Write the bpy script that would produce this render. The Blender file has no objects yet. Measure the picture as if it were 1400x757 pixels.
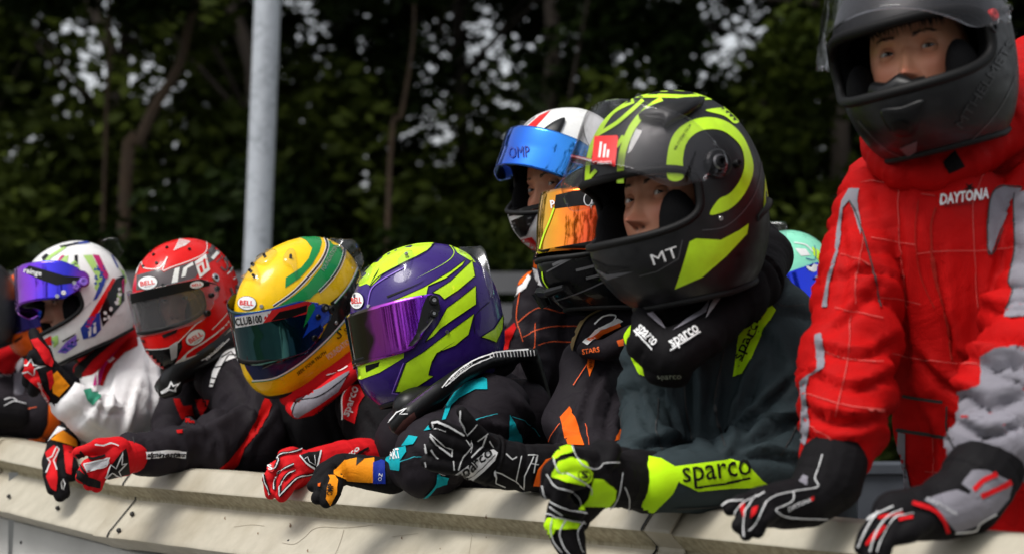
import bpy, bmesh, math, random
import numpy as np
from mathutils import Vector, noise as mnoise
from mathutils.bvhtree import BVHTree
from mathutils.geometry import delaunay_2d_cdt
C = bpy.context.scene
COL = C.collection
rad = math.radians

# ------------------------------------------------------------------ camera
F = 2700.; CX = 700.; CY = 378.5           # focal length and centre in photo pixels (1400 wide)
PITCH = math.atan((485 - 378.5) / 2700)
CAMZ = 1.206
cp, sp = math.cos(PITCH), math.sin(PITCH)
cam = bpy.data.cameras.new('camera'); cam_o = bpy.data.objects.new('camera', cam); COL.objects.link(cam_o)
cam.sensor_width = 36; cam.lens = F / 1400 * 36
cam.clip_start = 0.05; cam.clip_end = 2000
cam_o.location = (0, 0, CAMZ); cam_o.rotation_euler = (math.pi / 2 + PITCH, 0, 0)
cam.dof.use_dof = True; cam.dof.focus_distance = 3.08; cam.dof.aperture_fstop = 4.2
C.camera = cam_o

# ------------------------------------------------------------------ light
SUN_EL, SUN_AZ = rad(60), rad(225)          # high, from behind the photographer's left shoulder
w = bpy.data.worlds.new('World'); C.world = w; w.use_nodes = True
nt = w.node_tree; nt.nodes.clear()
sky = nt.nodes.new('ShaderNodeTexSky'); sky.sky_type = 'NISHITA'; sky.sun_disc = False
sky.sun_elevation = SUN_EL; sky.sun_rotation = SUN_AZ; sky.dust_density = 3; sky.air_density = 1.0
hs = nt.nodes.new('ShaderNodeHueSaturation'); hs.inputs['Saturation'].default_value = 0.22
bg = nt.nodes.new('ShaderNodeBackground'); bg.inputs[1].default_value = 0.15
wo = nt.nodes.new('ShaderNodeOutputWorld')
nt.links.new(sky.outputs[0], hs.inputs['Color']); nt.links.new(hs.outputs[0], bg.inputs[0]); nt.links.new(bg.outputs[0], wo.inputs[0])
sl = bpy.data.lights.new('sun', 'SUN'); sl.energy = 1.9; sl.angle = rad(22); sl.color = (1, .97, .92)
so = bpy.data.objects.new('sun', sl); COL.objects.link(so)
sd = Vector((math.sin(SUN_AZ) * math.cos(SUN_EL), math.cos(SUN_AZ) * math.cos(SUN_EL), math.sin(SUN_EL)))
so.rotation_euler = sd.to_track_quat('Z', 'Y').to_euler(); so.location = (0, 0, 12)
C.view_settings.view_transform = 'Standard'; C.view_settings.look = 'None'
C.view_settings.exposure = 0.28; C.view_settings.gamma = 1
C.cycles.max_bounces = 6; C.cycles.transparent_max_bounces = 12; C.cycles.use_denoising = True

# ------------------------------------------------------------------ helpers
def Pw(x, y, D):
    X = (x - CX) / F * D; Y = (CY - y) / F * D
    return np.array([X, D * cp - Y * sp, CAMZ + D * sp + Y * cp])
def rng(s): return np.random.default_rng(s)
ORG = {}
def org(p):
    return ORG.get(p.name, np.zeros(3)) if p else np.zeros(3)
def link(o, parent=None):
    COL.objects.link(o)
    if parent is not None: o.parent = parent
    ORG[o.name] = org(parent)
    return o
def mk(name, V, Fc, mat, parent=None, smooth=True, kind=None, label=None, raw=False):
    V = np.asarray(V, float)
    me = bpy.data.meshes.new(name)
    vv = V if raw else V - org(parent)
    if isinstance(Fc, np.ndarray):
        n, k = Fc.shape
        me.vertices.add(len(vv)); me.vertices.foreach_set('co', vv.astype(np.float32).ravel())
        me.loops.add(n * k); me.loops.foreach_set('vertex_index', Fc.astype(np.int32).ravel())
        me.polygons.add(n); me.polygons.foreach_set('loop_start', np.arange(0, n * k, k, dtype=np.int32))
        me.polygons.foreach_set('loop_total', np.full(n, k, dtype=np.int32))
        me.update(calc_edges=True); me.validate()
    else:
        me.from_pydata([tuple(v) for v in vv], [], [tuple(f) for f in Fc]); me.update()
    for m in (mat if isinstance(mat, (list, tuple)) else [mat]): me.materials.append(m)
    if smooth: me.polygons.foreach_set('use_smooth', [True] * len(me.polygons))
    o = bpy.data.objects.new(name, me); link(o, parent)
    if kind: o['kind'] = kind
    if label: o['label'] = label
    return o
def root(name, loc, label, cat, group=None):
    o = bpy.data.objects.new(name, None); COL.objects.link(o); o.location = loc; o.empty_display_size = .1
    o['label'] = label; o['category'] = cat
    if group: o['group'] = group
    ORG[o.name] = np.array(loc, float)
    return o
def tag(o, label, cat, group=None):
    o['label'] = label; o['category'] = cat
    if group: o['group'] = group
    return o

# ------------------------------------------------------------------ materials
def nodes(name):
    m = bpy.data.materials.new(name); m.use_nodes = True
    return m, m.node_tree, m.node_tree.nodes['Principled BSDF']
def mat(name, col, rough=.5, metal=0., coat=0., var=0., vscale=30., bump=0., bscale=200., spec=.5, sheen=0., emit=None, trans=0.):
    m, t, b = nodes(name)
    b.inputs['Base Color'].default_value = (*col, 1); b.inputs['Roughness'].default_value = rough
    b.inputs['Metallic'].default_value = metal; b.inputs['Coat Weight'].default_value = coat
    b.inputs['Coat Roughness'].default_value = .06
    b.inputs['Specular IOR Level'].default_value = spec; b.inputs['Sheen Weight'].default_value = sheen
    b.inputs['Sheen Roughness'].default_value = .5
    tc = t.nodes.new('ShaderNodeTexCoord')
    if var:
        n = t.nodes.new('ShaderNodeTexNoise'); n.inputs['Scale'].default_value = vscale; n.inputs['Detail'].default_value = 5
        r = t.nodes.new('ShaderNodeMapRange'); r.inputs[1].default_value = .3; r.inputs[2].default_value = .7
        r.inputs[3].default_value = 1 - var; r.inputs[4].default_value = 1 + var
        mx = t.nodes.new('ShaderNodeVectorMath'); mx.operation = 'SCALE'; mx.inputs[0].default_value = col
        t.links.new(tc.outputs['Object'], n.inputs['Vector']); t.links.new(n.outputs['Fac'], r.inputs[0])
        t.links.new(r.outputs[0], mx.inputs['Scale']); t.links.new(mx.outputs[0], b.inputs['Base Color'])
        r2 = t.nodes.new('ShaderNodeMapRange'); r2.inputs[1].default_value = .35; r2.inputs[2].default_value = .65
        r2.inputs[3].default_value = max(0, rough - .08); r2.inputs[4].default_value = rough + .1
        t.links.new(n.outputs['Fac'], r2.inputs[0]); t.links.new(r2.outputs[0], b.inputs['Roughness'])
    if bump:
        n = t.nodes.new('ShaderNodeTexNoise'); n.inputs['Scale'].default_value = bscale; n.inputs['Detail'].default_value = 4
        bp = t.nodes.new('ShaderNodeBump'); bp.inputs['Strength'].default_value = bump; bp.inputs['Distance'].default_value = .004
        t.links.new(tc.outputs['Object'], n.inputs['Vector']); t.links.new(n.outputs['Fac'], bp.inputs['Height'])
        t.links.new(bp.outputs[0], b.inputs['Normal'])
    return m
def fabric(name, col, rough=.75, sheen=.25, bump=.24):
    m = mat(name, col, max(rough, .7), var=.13, vscale=14, sheen=0, spec=.12)
    t = m.node_tree; b = t.nodes['Principled BSDF']; tc = t.nodes.new('ShaderNodeTexCoord')
    n1 = t.nodes.new('ShaderNodeTexNoise'); n1.inputs['Scale'].default_value = 38; n1.inputs['Detail'].default_value = 3; n1.inputs['Distortion'].default_value = .8
    n2 = t.nodes.new('ShaderNodeTexNoise'); n2.inputs['Scale'].default_value = 700; n2.inputs['Detail'].default_value = 1
    b1 = t.nodes.new('ShaderNodeBump'); b1.inputs['Strength'].default_value = bump; b1.inputs['Distance'].default_value = .003
    b2 = t.nodes.new('ShaderNodeBump'); b2.inputs['Strength'].default_value = .35; b2.inputs['Distance'].default_value = .001
    n1.inputs['Scale'].default_value = 16; n1.inputs['Distortion'].default_value = 1.4; b1.inputs['Distance'].default_value = .006
    s1 = t.nodes.new('ShaderNodeMath'); s1.operation = 'SUBTRACT'; s1.inputs[1].default_value = .5; a1 = t.nodes.new('ShaderNodeMath'); a1.operation = 'ABSOLUTE'
    p1 = t.nodes.new('ShaderNodeMath'); p1.operation = 'POWER'; p1.inputs[1].default_value = .55
    t.links.new(n1.outputs['Fac'], s1.inputs[0]); t.links.new(s1.outputs[0], a1.inputs[0]); t.links.new(a1.outputs[0], p1.inputs[0]); t.links.new(p1.outputs[0], b1.inputs['Height'])
    t.links.new(tc.outputs['Object'], n1.inputs['Vector']); t.links.new(tc.outputs['Object'], n2.inputs['Vector']); t.links.new(n2.outputs['Fac'], b2.inputs['Height'])
    t.links.new(b1.outputs[0], b2.inputs['Normal']); t.links.new(b2.outputs[0], b.inputs['Normal'])
    return m
def clear(name, tint, tfac=.06, rough=.02):
    m = bpy.data.materials.new(name); m.use_nodes = True; t = m.node_tree; t.nodes.clear()
    o = t.nodes.new('ShaderNodeOutputMaterial'); tr = t.nodes.new('ShaderNodeBsdfTransparent'); tr.inputs[0].default_value = (*tint, 1)
    g = t.nodes.new('ShaderNodeBsdfGlossy'); g.inputs['Roughness'].default_value = rough; g.inputs[0].default_value = (1, 1, 1, 1)
    lw = t.nodes.new('ShaderNodeLayerWeight'); lw.inputs[0].default_value = .5
    fr = t.nodes.new('ShaderNodeMath'); fr.operation = 'POWER'; fr.inputs[1].default_value = 4.5; t.links.new(lw.outputs['Facing'], fr.inputs[0])
    ad = t.nodes.new('ShaderNodeMath'); ad.operation = 'MULTIPLY_ADD'; ad.inputs[1].default_value = .75; ad.inputs[2].default_value = .025 + tfac
    mx = t.nodes.new('ShaderNodeMixShader')
    t.links.new(fr.outputs[0], ad.inputs[0]); t.links.new(ad.outputs[0], mx.inputs[0]); t.links.new(tr.outputs[0], mx.inputs[1]); t.links.new(g.outputs[0], mx.inputs[2])
    t.links.new(mx.outputs[0], o.inputs[0])
    return m
def mirror(name, stops, axis, lo, hi, rough=.06, dark=.0):
    """iridium visor coating: mirror whose tint runs along an axis of the object and shifts with the viewing angle"""
    m, t, b = nodes(name)
    b.inputs['Metallic'].default_value = .92; b.inputs['Roughness'].default_value = rough; b.inputs['Coat Weight'].default_value = .6
    tc = t.nodes.new('ShaderNodeTexCoord'); sx = t.nodes.new('ShaderNodeVectorMath'); sx.operation = 'DOT_PRODUCT'; sx.inputs[1].default_value = axis
    nz = t.nodes.new('ShaderNodeTexNoise'); nz.inputs['Scale'].default_value = 14; nz.inputs['Detail'].default_value = 2
    ms = t.nodes.new('ShaderNodeMath'); ms.operation = 'MULTIPLY_ADD'; ms.inputs[1].default_value = (hi - lo) * .35; 
    mr = t.nodes.new('ShaderNodeMapRange'); mr.inputs[1].default_value = lo + (hi - lo) * .17; mr.inputs[2].default_value = hi + (hi - lo) * .17
    cr = t.nodes.new('ShaderNodeValToRGB')
    while len(cr.color_ramp.elements) < len(stops): cr.color_ramp.elements.new(.5)
    for e, (p, c) in zip(cr.color_ramp.elements, stops): e.position = p; e.color = (*c, 1)
    t.links.new(tc.outputs['Object'], sx.inputs[0]); t.links.new(tc.outputs['Object'], nz.inputs['Vector'])
    t.links.new(nz.outputs['Fac'], ms.inputs[0]); t.links.new(sx.outputs['Value'], ms.inputs[2])
    t.links.new(ms.outputs[0], mr.inputs[0]); t.links.new(mr.outputs[0], cr.inputs[0]); t.links.new(cr.outputs[0], b.inputs['Base Color'])
    return m

def gloss(n, c, r=.32): return mat(n, c, r, coat=.35, var=.05, vscale=60, bump=.04, bscale=400, spec=.15)
def matte(n, c, r=.42): return mat(n, c, r, var=.08, vscale=50, bump=.06, bscale=600)
NEON = (.58, .95, .02)
MT = dict(
    black=gloss('black_gloss', (.003, .003, .0035)), rubber=mat('rubber', (.006, .006, .006), .6, spec=.25), liner=mat('liner_foam', (.004, .004, .0045), .9, spec=.1, bump=.5, bscale=500),
    white=gloss('white_paint', (.78, .78, .76)), red=gloss('red_paint', (.68, .005, .004), .34), yellow=gloss('yellow_paint', (.95, .58, .004)),
    green=gloss('green_paint', (.01, .25, .06)), navy=gloss('navy_paint', (.006, .012, .05)), purple=gloss('purple_paint', (.032, .012, .15)),
    lime=gloss('lime_paint', (.56, .88, .02)), grey=gloss('grey_paint', (.10, .085, .09)), ltgrey=gloss('light_grey_paint', (.45, .44, .44)),
    lilac=gloss('lilac_paint', (.25, .13, .62)), matblack=matte('matte_black', (.006, .006, .007), .42), neon=matte('neon_paint', NEON, .4),
    greymat=matte('grey_matte', (.10, .10, .11)), orangep=gloss('orange_paint', (.85, .12, .01)), bluep=gloss('blue_paint', (.01, .06, .5)),
    leafgreen=gloss('pale_green_paint', (.38, .60, .16)), mint=gloss('mint_paint', (.25, .72, .50)), steel=mat('steel', (.5, .5, .5), .3, 1.),
    dkblue=gloss('dark_blue_paint', (.02, .05, .3)), magenta=gloss('magenta_paint', (.45, .01, .12)),
    plastic=mat('black_plastic', (.006, .006, .0065), .38, spec=.3), fblack=fabric('black_fabric', (.0065, .0058, .0068)), fcharcoal=fabric('charcoal_fabric', (.016, .013, .0165), .6),
    fteal=fabric('dark_teal_fabric', (.029, .042, .047), .6), fred=fabric('red_fabric', (.44, .003, .003), .6), fwhite=fabric('white_fabric', (.82, .81, .81), .8),
    fgrey=fabric('grey_fabric', (.22, .21, .24)), fneon=fabric('neon_fabric', (.52, .90, .01), .6, .1, .12), forange=fabric('orange_fabric', (.90, .14, .008), .6),
    fcyan=fabric('cyan_fabric', (.006, .36, .42), .6), fblue=fabric('blue_fabric', (.01, .03, .30), .6), fgold=fabric('amber_fabric', (.90, .30, .01), .6), fpink=fabric('pink_fabric', (.55, .02, .22)),
    fgreen=fabric('sea_green_fabric', (.05, .32, .20)), fdkred=fabric('dark_red_fabric', (.30, .015, .01)), flightgrey=fabric('light_grey_fabric', (.5, .5, .52)), freddk=fabric('glove_red_fabric', (.58, .008, .012), .6),
    pipe=mat('white_piping', (.62, .62, .62), .6), pipedark=mat('dark_piping', (.02, .02, .02), .6), stitchr=mat('pale_stitching', (.52, .06, .05), .7), stitcho=mat('orange_stitching', (.80, .10, .01), .7),
    stitchc=mat('cyan_stitching', (.01, .35, .42), .7),
    ink=mat('black_ink', (.004, .004, .004), .5, spec=.2), inkw=mat('white_ink', (.80, .80, .80), .5), inkr=mat('red_ink', (.70, .01, .01), .5), inkg=mat('grey_ink', (.09, .09, .095), .4), inko=mat('orange_ink', (.85, .13, .01), .5), inkd=mat('charcoal_ink', (.035, .035, .037), .4), inkn=mat('pale_ink', (.30, .32, .26), .6),
)
MT['clear'] = clear('clear_plastic', (.93, .93, .94), .05)
MT['smoke'] = clear('smoked_plastic', (.88, .87, .88), -.01)
MT['mist'] = clear('misted_visor', (.88, .88, .89), .0, .10)
_t = MT['mist'].node_tree; _o = [n for n in _t.nodes if n.type == 'OUTPUT_MATERIAL'][0]; _m = _o.inputs[0].links[0].from_node
_d = _t.nodes.new('ShaderNodeBsdfDiffuse'); _d.inputs[0].default_value = (.62, .60, .61, 1); _x = _t.nodes.new('ShaderNodeMixShader'); _x.inputs[0].default_value = .06
_t.links.new(_m.outputs[0], _x.inputs[1]); _t.links.new(_d.outputs[0], _x.inputs[2]); _t.links.new(_x.outputs[0], _o.inputs[0])
MT['spoiler'] = clear('spoiler_plastic', (.90, .90, .92), .02, .10)
MT['eyewhite'] = mat('eye_white', (.62, .58, .55), .15); MT['iris'] = mat('iris', (.045, .022, .012), .1, coat=1); MT['hair'] = mat('hair', (.018, .010, .006), .6)
# ------------------------------------------------------------------ helmet shell
def _prof(kind):
    zl = [0, .02, .05, .08, .11, .14]
    if kind == 'kart':
        f = [.128, .150, .163, .164, .159, .154]; b = [-.108, -.126, -.142, -.152, -.157, -.158]; ww = [.084, .098, .110, .117, .121, .122]
    else:
        f = [.096, .128, .153, .160, .154, .147]; b = [-.112, -.132, -.148, -.158, -.162, -.163]; ww = [.086, .100, .112, .119, .123, .125]
    lz = np.linspace(0, .14, 141)
    def sm(v):
        v = np.interp(lz, zl, v); q = np.pad(v, 8, mode='reflect', reflect_type='odd'); return np.convolve(q, np.ones(17) / 17, 'valid')
    f = sm(f); b = sm(b); ww = sm(ww)
    a = np.linspace(0, np.pi / 2, 260)[1:]; c = np.cos(a).clip(0)
    zz = np.concatenate([lz, .14 + .132 * np.sin(a)])
    ff = np.concatenate([f, f[-1] * c**.93]); bb = np.concatenate([b, b[-1] * c**.86]); w2 = np.concatenate([ww, ww[-1] * c**.90])
    d = np.hypot(np.diff(zz), np.diff((ff - bb) / 2)); s = np.concatenate([[0], np.cumsum(d)]); s /= s[-1]
    return s, zz, ff, bb, w2
PROF = {k: _prof(k) for k in ('kart', 'road')}
def shell(u, z, kind='kart', tz=False):
    s, zz, ff, bb, w2 = PROF[kind]
    u = np.asarray(u, float); z = np.asarray(z, float); key = s if tz else zz
    Z = np.interp(z, key, zz); f = np.interp(z, key, ff); b = np.interp(z, key, bb); w_ = np.interp(z, key, w2)
    c = np.cos(u); sn = np.sin(u)
    x = np.where(c > 0, f, -b) * c; y = w_ * sn
    y = y * (1 - .10 * np.clip(c, 0, 1)**2 * np.clip((.11 - Z) / .11, 0, 1))
    Z = Z + np.clip((.07 - Z) / .07, 0, 1) * (.012 * np.clip(-x / .15, 0, 1))
    return np.stack([x, y, Z], -1)
def rot(yaw, pitch, roll):
    a, b, c = [rad(v) for v in (yaw, pitch, roll)]
    Rz = np.array([[math.cos(a), -math.sin(a), 0], [math.sin(a), math.cos(a), 0], [0, 0, 1]])
    Ry = np.array([[math.cos(b), 0, math.sin(b)], [0, 1, 0], [-math.sin(b), 0, math.cos(b)]])
    Rx = np.array([[1, 0, 0], [0, math.cos(c), -math.sin(c)], [0, math.sin(c), math.cos(c)]])
    return Rz @ Ry @ Rx
def pose(p):
    R = rot(*p[:3]); o = Pw(*p[3:6]); k = np.array(p[7:10]) if len(p) > 7 else np.ones(3)
    return lambda v: (np.asarray(v, float) - np.array([0, 0, .13])) * p[6] * k @ R.T + o
def quads(nu, nv, wrap):
    i, j = np.meshgrid(np.arange(nu if wrap else nu - 1), np.arange(nv - 1), indexing='ij'); i = i.ravel(); j = j.ravel(); i2 = (i + 1) % nu
    return np.stack([i * nv + j, i2 * nv + j, i2 * nv + j + 1, i * nv + j + 1], 1)
def tube(pts, r, n=8, closed=False, cap=True):
    pts = np.asarray(pts, float); m = len(pts); r = np.broadcast_to(r, (m,))
    if closed: T = np.roll(pts, -1, 0) - np.roll(pts, 1, 0)
    else: T = np.gradient(pts, axis=0)
    T /= np.linalg.norm(T, axis=1)[:, None] + 1e-12
    up = np.array([0, 0, 1.]) if abs(T[0, 2]) < .9 else np.array([1., 0, 0])
    N = up - T[0] * (up @ T[0]); N /= np.linalg.norm(N); V = []
    for k in range(m):
        N = N - T[k] * (N @ T[k]); N /= np.linalg.norm(N); B = np.cross(T[k], N)
        for q in range(n):
            a = 2 * math.pi * q / n; V.append(pts[k] + r[k] * (math.cos(a) * N + math.sin(a) * B))
    Fc = []
    for k in range(m if closed else m - 1):
        for q in range(n):
            k2 = (k + 1) % m; Fc.append((k * n + q, k * n + (q + 1) % n, k2 * n + (q + 1) % n, k2 * n + q))
    if cap and not closed: Fc += [tuple(range(n))[::-1], tuple(range((m - 1) * n, m * n))]
    return V, Fc
def sph(c, r, nu=16, nv=10):
    V = []; Fc = []
    r = np.broadcast_to(r, (3,))
    for j in range(nv + 1):
        ph = math.pi * j / nv
        for i in range(nu):
            a = 2 * math.pi * i / nu; V.append((c[0] + r[0] * math.sin(ph) * math.cos(a), c[1] + r[1] * math.sin(ph) * math.sin(a), c[2] + r[2] * math.cos(ph)))
    for j in range(nv):
        for i in range(nu): Fc.append((j * nu + i, (j + 1) * nu + i, (j + 1) * nu + (i + 1) % nu, j * nu + (i + 1) % nu))
    return V, Fc
class Surf:
    """a surface on which prints, panels and seams are laid"""
    def __init__(s, V, Fc, o, D, body=False, crop=(0, 0, 1)):
        s.V = [Vector(v) for v in V]; s.bvh = BVHTree.FromPolygons(s.V, [list(f) for f in Fc]); s.o = o; s.D = D; s.body = body; s.crop = crop; s.lift = 0
    def at(s, x, y, off):
        cam_ = Vector((0, 0, CAMZ)); p = Vector(Pw(x, y, s.D)); d = (p - cam_).normalized()
        h, n, i, dist = s.bvh.ray_cast(cam_, d)
        if h is None:
            h, n, i, dist = s.bvh.find_nearest(p)
            if n.dot(d) > 0: n = n - d * n.dot(d) * 1.0; n.normalize()
        elif n.dot(d) > 0: n = -n
        return np.array(h + n * off)
    def px(s, p): return (s.crop[0] + p[0] / s.crop[2], s.crop[1] + p[1] / s.crop[2])
def smooth_poly(P, n=5, closed=True):
    P = np.array(P, float); m = len(P); out = []
    rngk = range(m) if closed else range(m - 1)
    for k in rngk:
        g = (lambda q: P[q % m]) if closed else (lambda q: P[min(max(q, 0), m - 1)])
        a, b, c, d = g(k - 1), g(k), g(k + 1), g(k + 2)
        for t in np.linspace(0, 1, n, endpoint=False):
            out.append(.5 * ((2 * b) + (-a + c) * t + (2 * a - 5 * b + 4 * c - d) * t * t + (-a + 3 * b - 3 * c + d) * t**3))
    if not closed: out.append(P[-1])
    return np.array(out)
def lay(S, pts, tris, m, name, off, maxe=None):
    W = np.array([S.at(x, y, off) for x, y in pts]); T = np.array(tris)
    if len(T) == 0: return None
    if S.body or maxe:
        e = np.max([np.linalg.norm(W[T[:, a]] - W[T[:, b]], axis=1) for a, b in ((0, 1), (1, 2), (2, 0))], axis=0)
        T = T[e < (maxe or .045)]
    # face the camera
    n = np.cross(W[T[:, 1]] - W[T[:, 0]], W[T[:, 2]] - W[T[:, 0]]); c = W[T[:, 0]] - np.array([0, 0, CAMZ])
    fl = (n * c).sum(1) > 0; T[fl] = T[fl][:, ::-1]
    if name in ('lettering',): return mk(name, W, T, m, S.o)
    return islands(name, W, T, m, S.o)
def islands(name, W, T, m, o):
    # each connected piece is a part of its own; crumbs left by folds are dropped
    par = list(range(len(W)))
    def fd(a):
        while par[a] != a: par[a] = par[par[a]]; a = par[a]
        return a
    for t in T:
        a = fd(t[0])
        for q in t[1:]: par[fd(q)] = a
    lab = np.array([fd(t[0]) for t in T]); u, c = np.unique(lab, return_counts=True); last = None
    for k, n in sorted(zip(u, c), key=lambda x: -x[1]):
        if last is not None and n < max(6, .04 * len(T)): continue
        Tk = np.array(T)[lab == k]; us = np.unique(Tk); mp = -np.ones(len(W), int); mp[us] = np.arange(len(us)); ob = mk(name, W[us], mp[Tk], m, o); last = last or ob
    return last
def patch(S, poly, m, name='panel', layer=1, cell=None, smooth=False, raw=False):
    P = np.array([S.px(p) for p in poly]) if not raw else np.array(poly, float)
    if smooth: P = smooth_poly(P)
    cell = cell or (3.2 if S.body else 5)
    # densify edges
    Q = []
    for a, b in zip(P, np.roll(P, -1, 0)):
        n = max(1, int(np.hypot(*(b - a)) / cell)); Q += [a + (b - a) * k / n for k in range(n)]
    lo, hi = P.min(0), P.max(0)
    gx, gy = np.meshgrid(np.arange(lo[0] + cell / 2, hi[0], cell), np.arange(lo[1] + cell / 2, hi[1], cell))
    G = np.stack([gx.ravel(), gy.ravel()], 1)
    # inside test
    ins = np.zeros(len(G), bool); Qa = np.array(Q); Qb = np.roll(Qa, -1, 0)
    for a, b in zip(Qa, Qb):
        cr = ((a[1] > G[:, 1]) != (b[1] > G[:, 1])); xx = (b[0] - a[0]) * (G[:, 1] - a[1]) / (b[1] - a[1] + 1e-12) + a[0]; ins ^= cr & (G[:, 0] < xx)
    G = G[ins]
    vs = [Vector((float(q[0]), float(q[1]))) for q in list(Q) + list(G)]
    nq = len(Q)
    r = delaunay_2d_cdt(vs, [], [list(range(nq))], 1, 1e-4)
    pts = [(v.x, v.y) for v in r[0]]
    off = (.0016 if S.body else .0005) + layer * (.0005 if S.body else .00035) + S.lift
    return lay(S, pts, [t for t in r[2] if len(t) == 3], m, name, off)
def ell(c, rx, ry, ang, n=28):
    a = rad(ang); return [(c[0] + rx * math.cos(t) * math.cos(a) + ry * math.sin(t) * math.sin(a), c[1] - rx * math.cos(t) * math.sin(a) + ry * math.sin(t) * math.cos(a)) for t in np.linspace(0, 2 * math.pi, n, endpoint=False)]
def stroke(S, pts, wpx, m, name='seam', layer=2, smooth=True, taper=False, raised=0.):
    P = np.array([S.px(p) for p in pts]); wpx = wpx / S.crop[2]
    if smooth and len(P) > 2: P = smooth_poly(P, 6, False)
    Q = [P[0]]
    for a, b in zip(P[:-1], P[1:]):
        n = max(1, int(np.hypot(*(b - a)) / 3)); Q += [a + (b - a) * k / n for k in range(1, n + 1)]
    Q = np.array(Q); T = np.gradient(Q, axis=0); T /= np.linalg.norm(T, axis=1)[:, None] + 1e-9; N = np.stack([-T[:, 1], T[:, 0]], 1)
    wv = np.full(len(Q), wpx / 2)
    if taper: wv = wv * np.linspace(1, .05, len(Q))
    off = (.0017 if S.body else .0006) + layer * (.0005 if S.body else .00035) + S.lift
    rows = [Q - N * wv[:, None], Q, Q + N * wv[:, None]]
    W = []
    for k in range(len(Q)):
        for j in range(3):
            W.append(S.at(*rows[j][k], off + (raised if j == 1 else 0)))
    W = np.array(W); Fc = []
    for k in range(len(Q) - 1):
        for j in range(2):
            a = 3 * k + j; q = (a, a + 1, a + 4, a + 3)
            if max(np.linalg.norm(W[a] - W[a + 3]), np.linalg.norm(W[a + 1] - W[a + 4]), np.linalg.norm(W[a] - W[a + 1])) < .03: Fc.append(q)
    if Fc: return islands(name, W, Fc, m, S.o)
def text(S, s, c, wd, ht, ang, m, name='lettering', layer=3, shear=0., bold=.0):
    if len(s) == 1: name = 'letter'
    c = S.px(c); wd /= S.crop[2]; ht /= S.crop[2]
    cu = bpy.data.curves.new('t', 'FONT'); cu.body = s; cu.shear = shear; cu.offset = bold; cu.resolution_u = 2
    ob = bpy.data.objects.new('t', cu); COL.objects.link(ob)
    dg = bpy.context.evaluated_depsgraph_get(); me = bpy.data.meshes.new_from_object(ob.evaluated_get(dg))
    bm = bmesh.new(); bm.from_mesh(me); bpy.data.objects.remove(ob); bpy.data.curves.remove(cu); bpy.data.meshes.remove(me)
    X = np.array([v.co[:2] for v in bm.verts]); lo = X.min(0); hi = X.max(0); a = rad(ang); ca, sa = math.cos(a), math.sin(a)
    for v in bm.verts:
        u = ((v.co.x - lo[0]) / (hi[0] - lo[0]) - .5) * wd; q = ((v.co.y - lo[1]) / (hi[1] - lo[1]) - .5) * ht
        v.co = (c[0] + u * ca - q * sa, c[1] - u * sa - q * ca, 0)
    bmesh.ops.triangulate(bm, faces=bm.faces)
    for _ in range(3):
        e = [e for e in bm.edges if e.calc_length() > 4]
        if not e: break
        bmesh.ops.subdivide_edges(bm, edges=e, cuts=1); bmesh.ops.triangulate(bm, faces=bm.faces)
    bm.verts.index_update(); pts = [(v.co.x, v.co.y) for v in bm.verts]; tr = [tuple(v.index for v in f.verts) for f in bm.faces]; bm.free()
    off = (.0018 if S.body else .0007) + layer * (.0005 if S.body else .00035) + S.lift
    return lay(S, pts, tr, m, name, off)
def knob(S, c, r, m, h=.004, name='screw', inner=None):
    """a round fitting standing on the surface"""
    q = S.px(c); p = Vector(S.at(*q, 0)); r = r / S.crop[2] / F * S.D
    loc, n, i, d = S.bvh.find_nearest(p); 
    if n.dot(p - Vector((0, 0, CAMZ))) > 0: n = -n
    t = n.orthogonal().normalized(); b = n.cross(t); V = []; Fc = []; K = 20
    for rr, hh in ((r, -.002), (r, h * .7), (r * .86, h), (r * .45, h), (r * .38, h * .6)):
        for k in range(K):
            a = 2 * math.pi * k / K; V.append(np.array(p + (t * math.cos(a) + b * math.sin(a)) * rr + n * hh))
    for j in range(4):
        for k in range(K): Fc.append((j * K + k, j * K + (k + 1) % K, (j + 1) * K + (k + 1) % K, (j + 1) * K + k))
    Fc.append(tuple(range(4 * K, 5 * K)))
    return mk(name, V, Fc, m, S.o, smooth=False)

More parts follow.
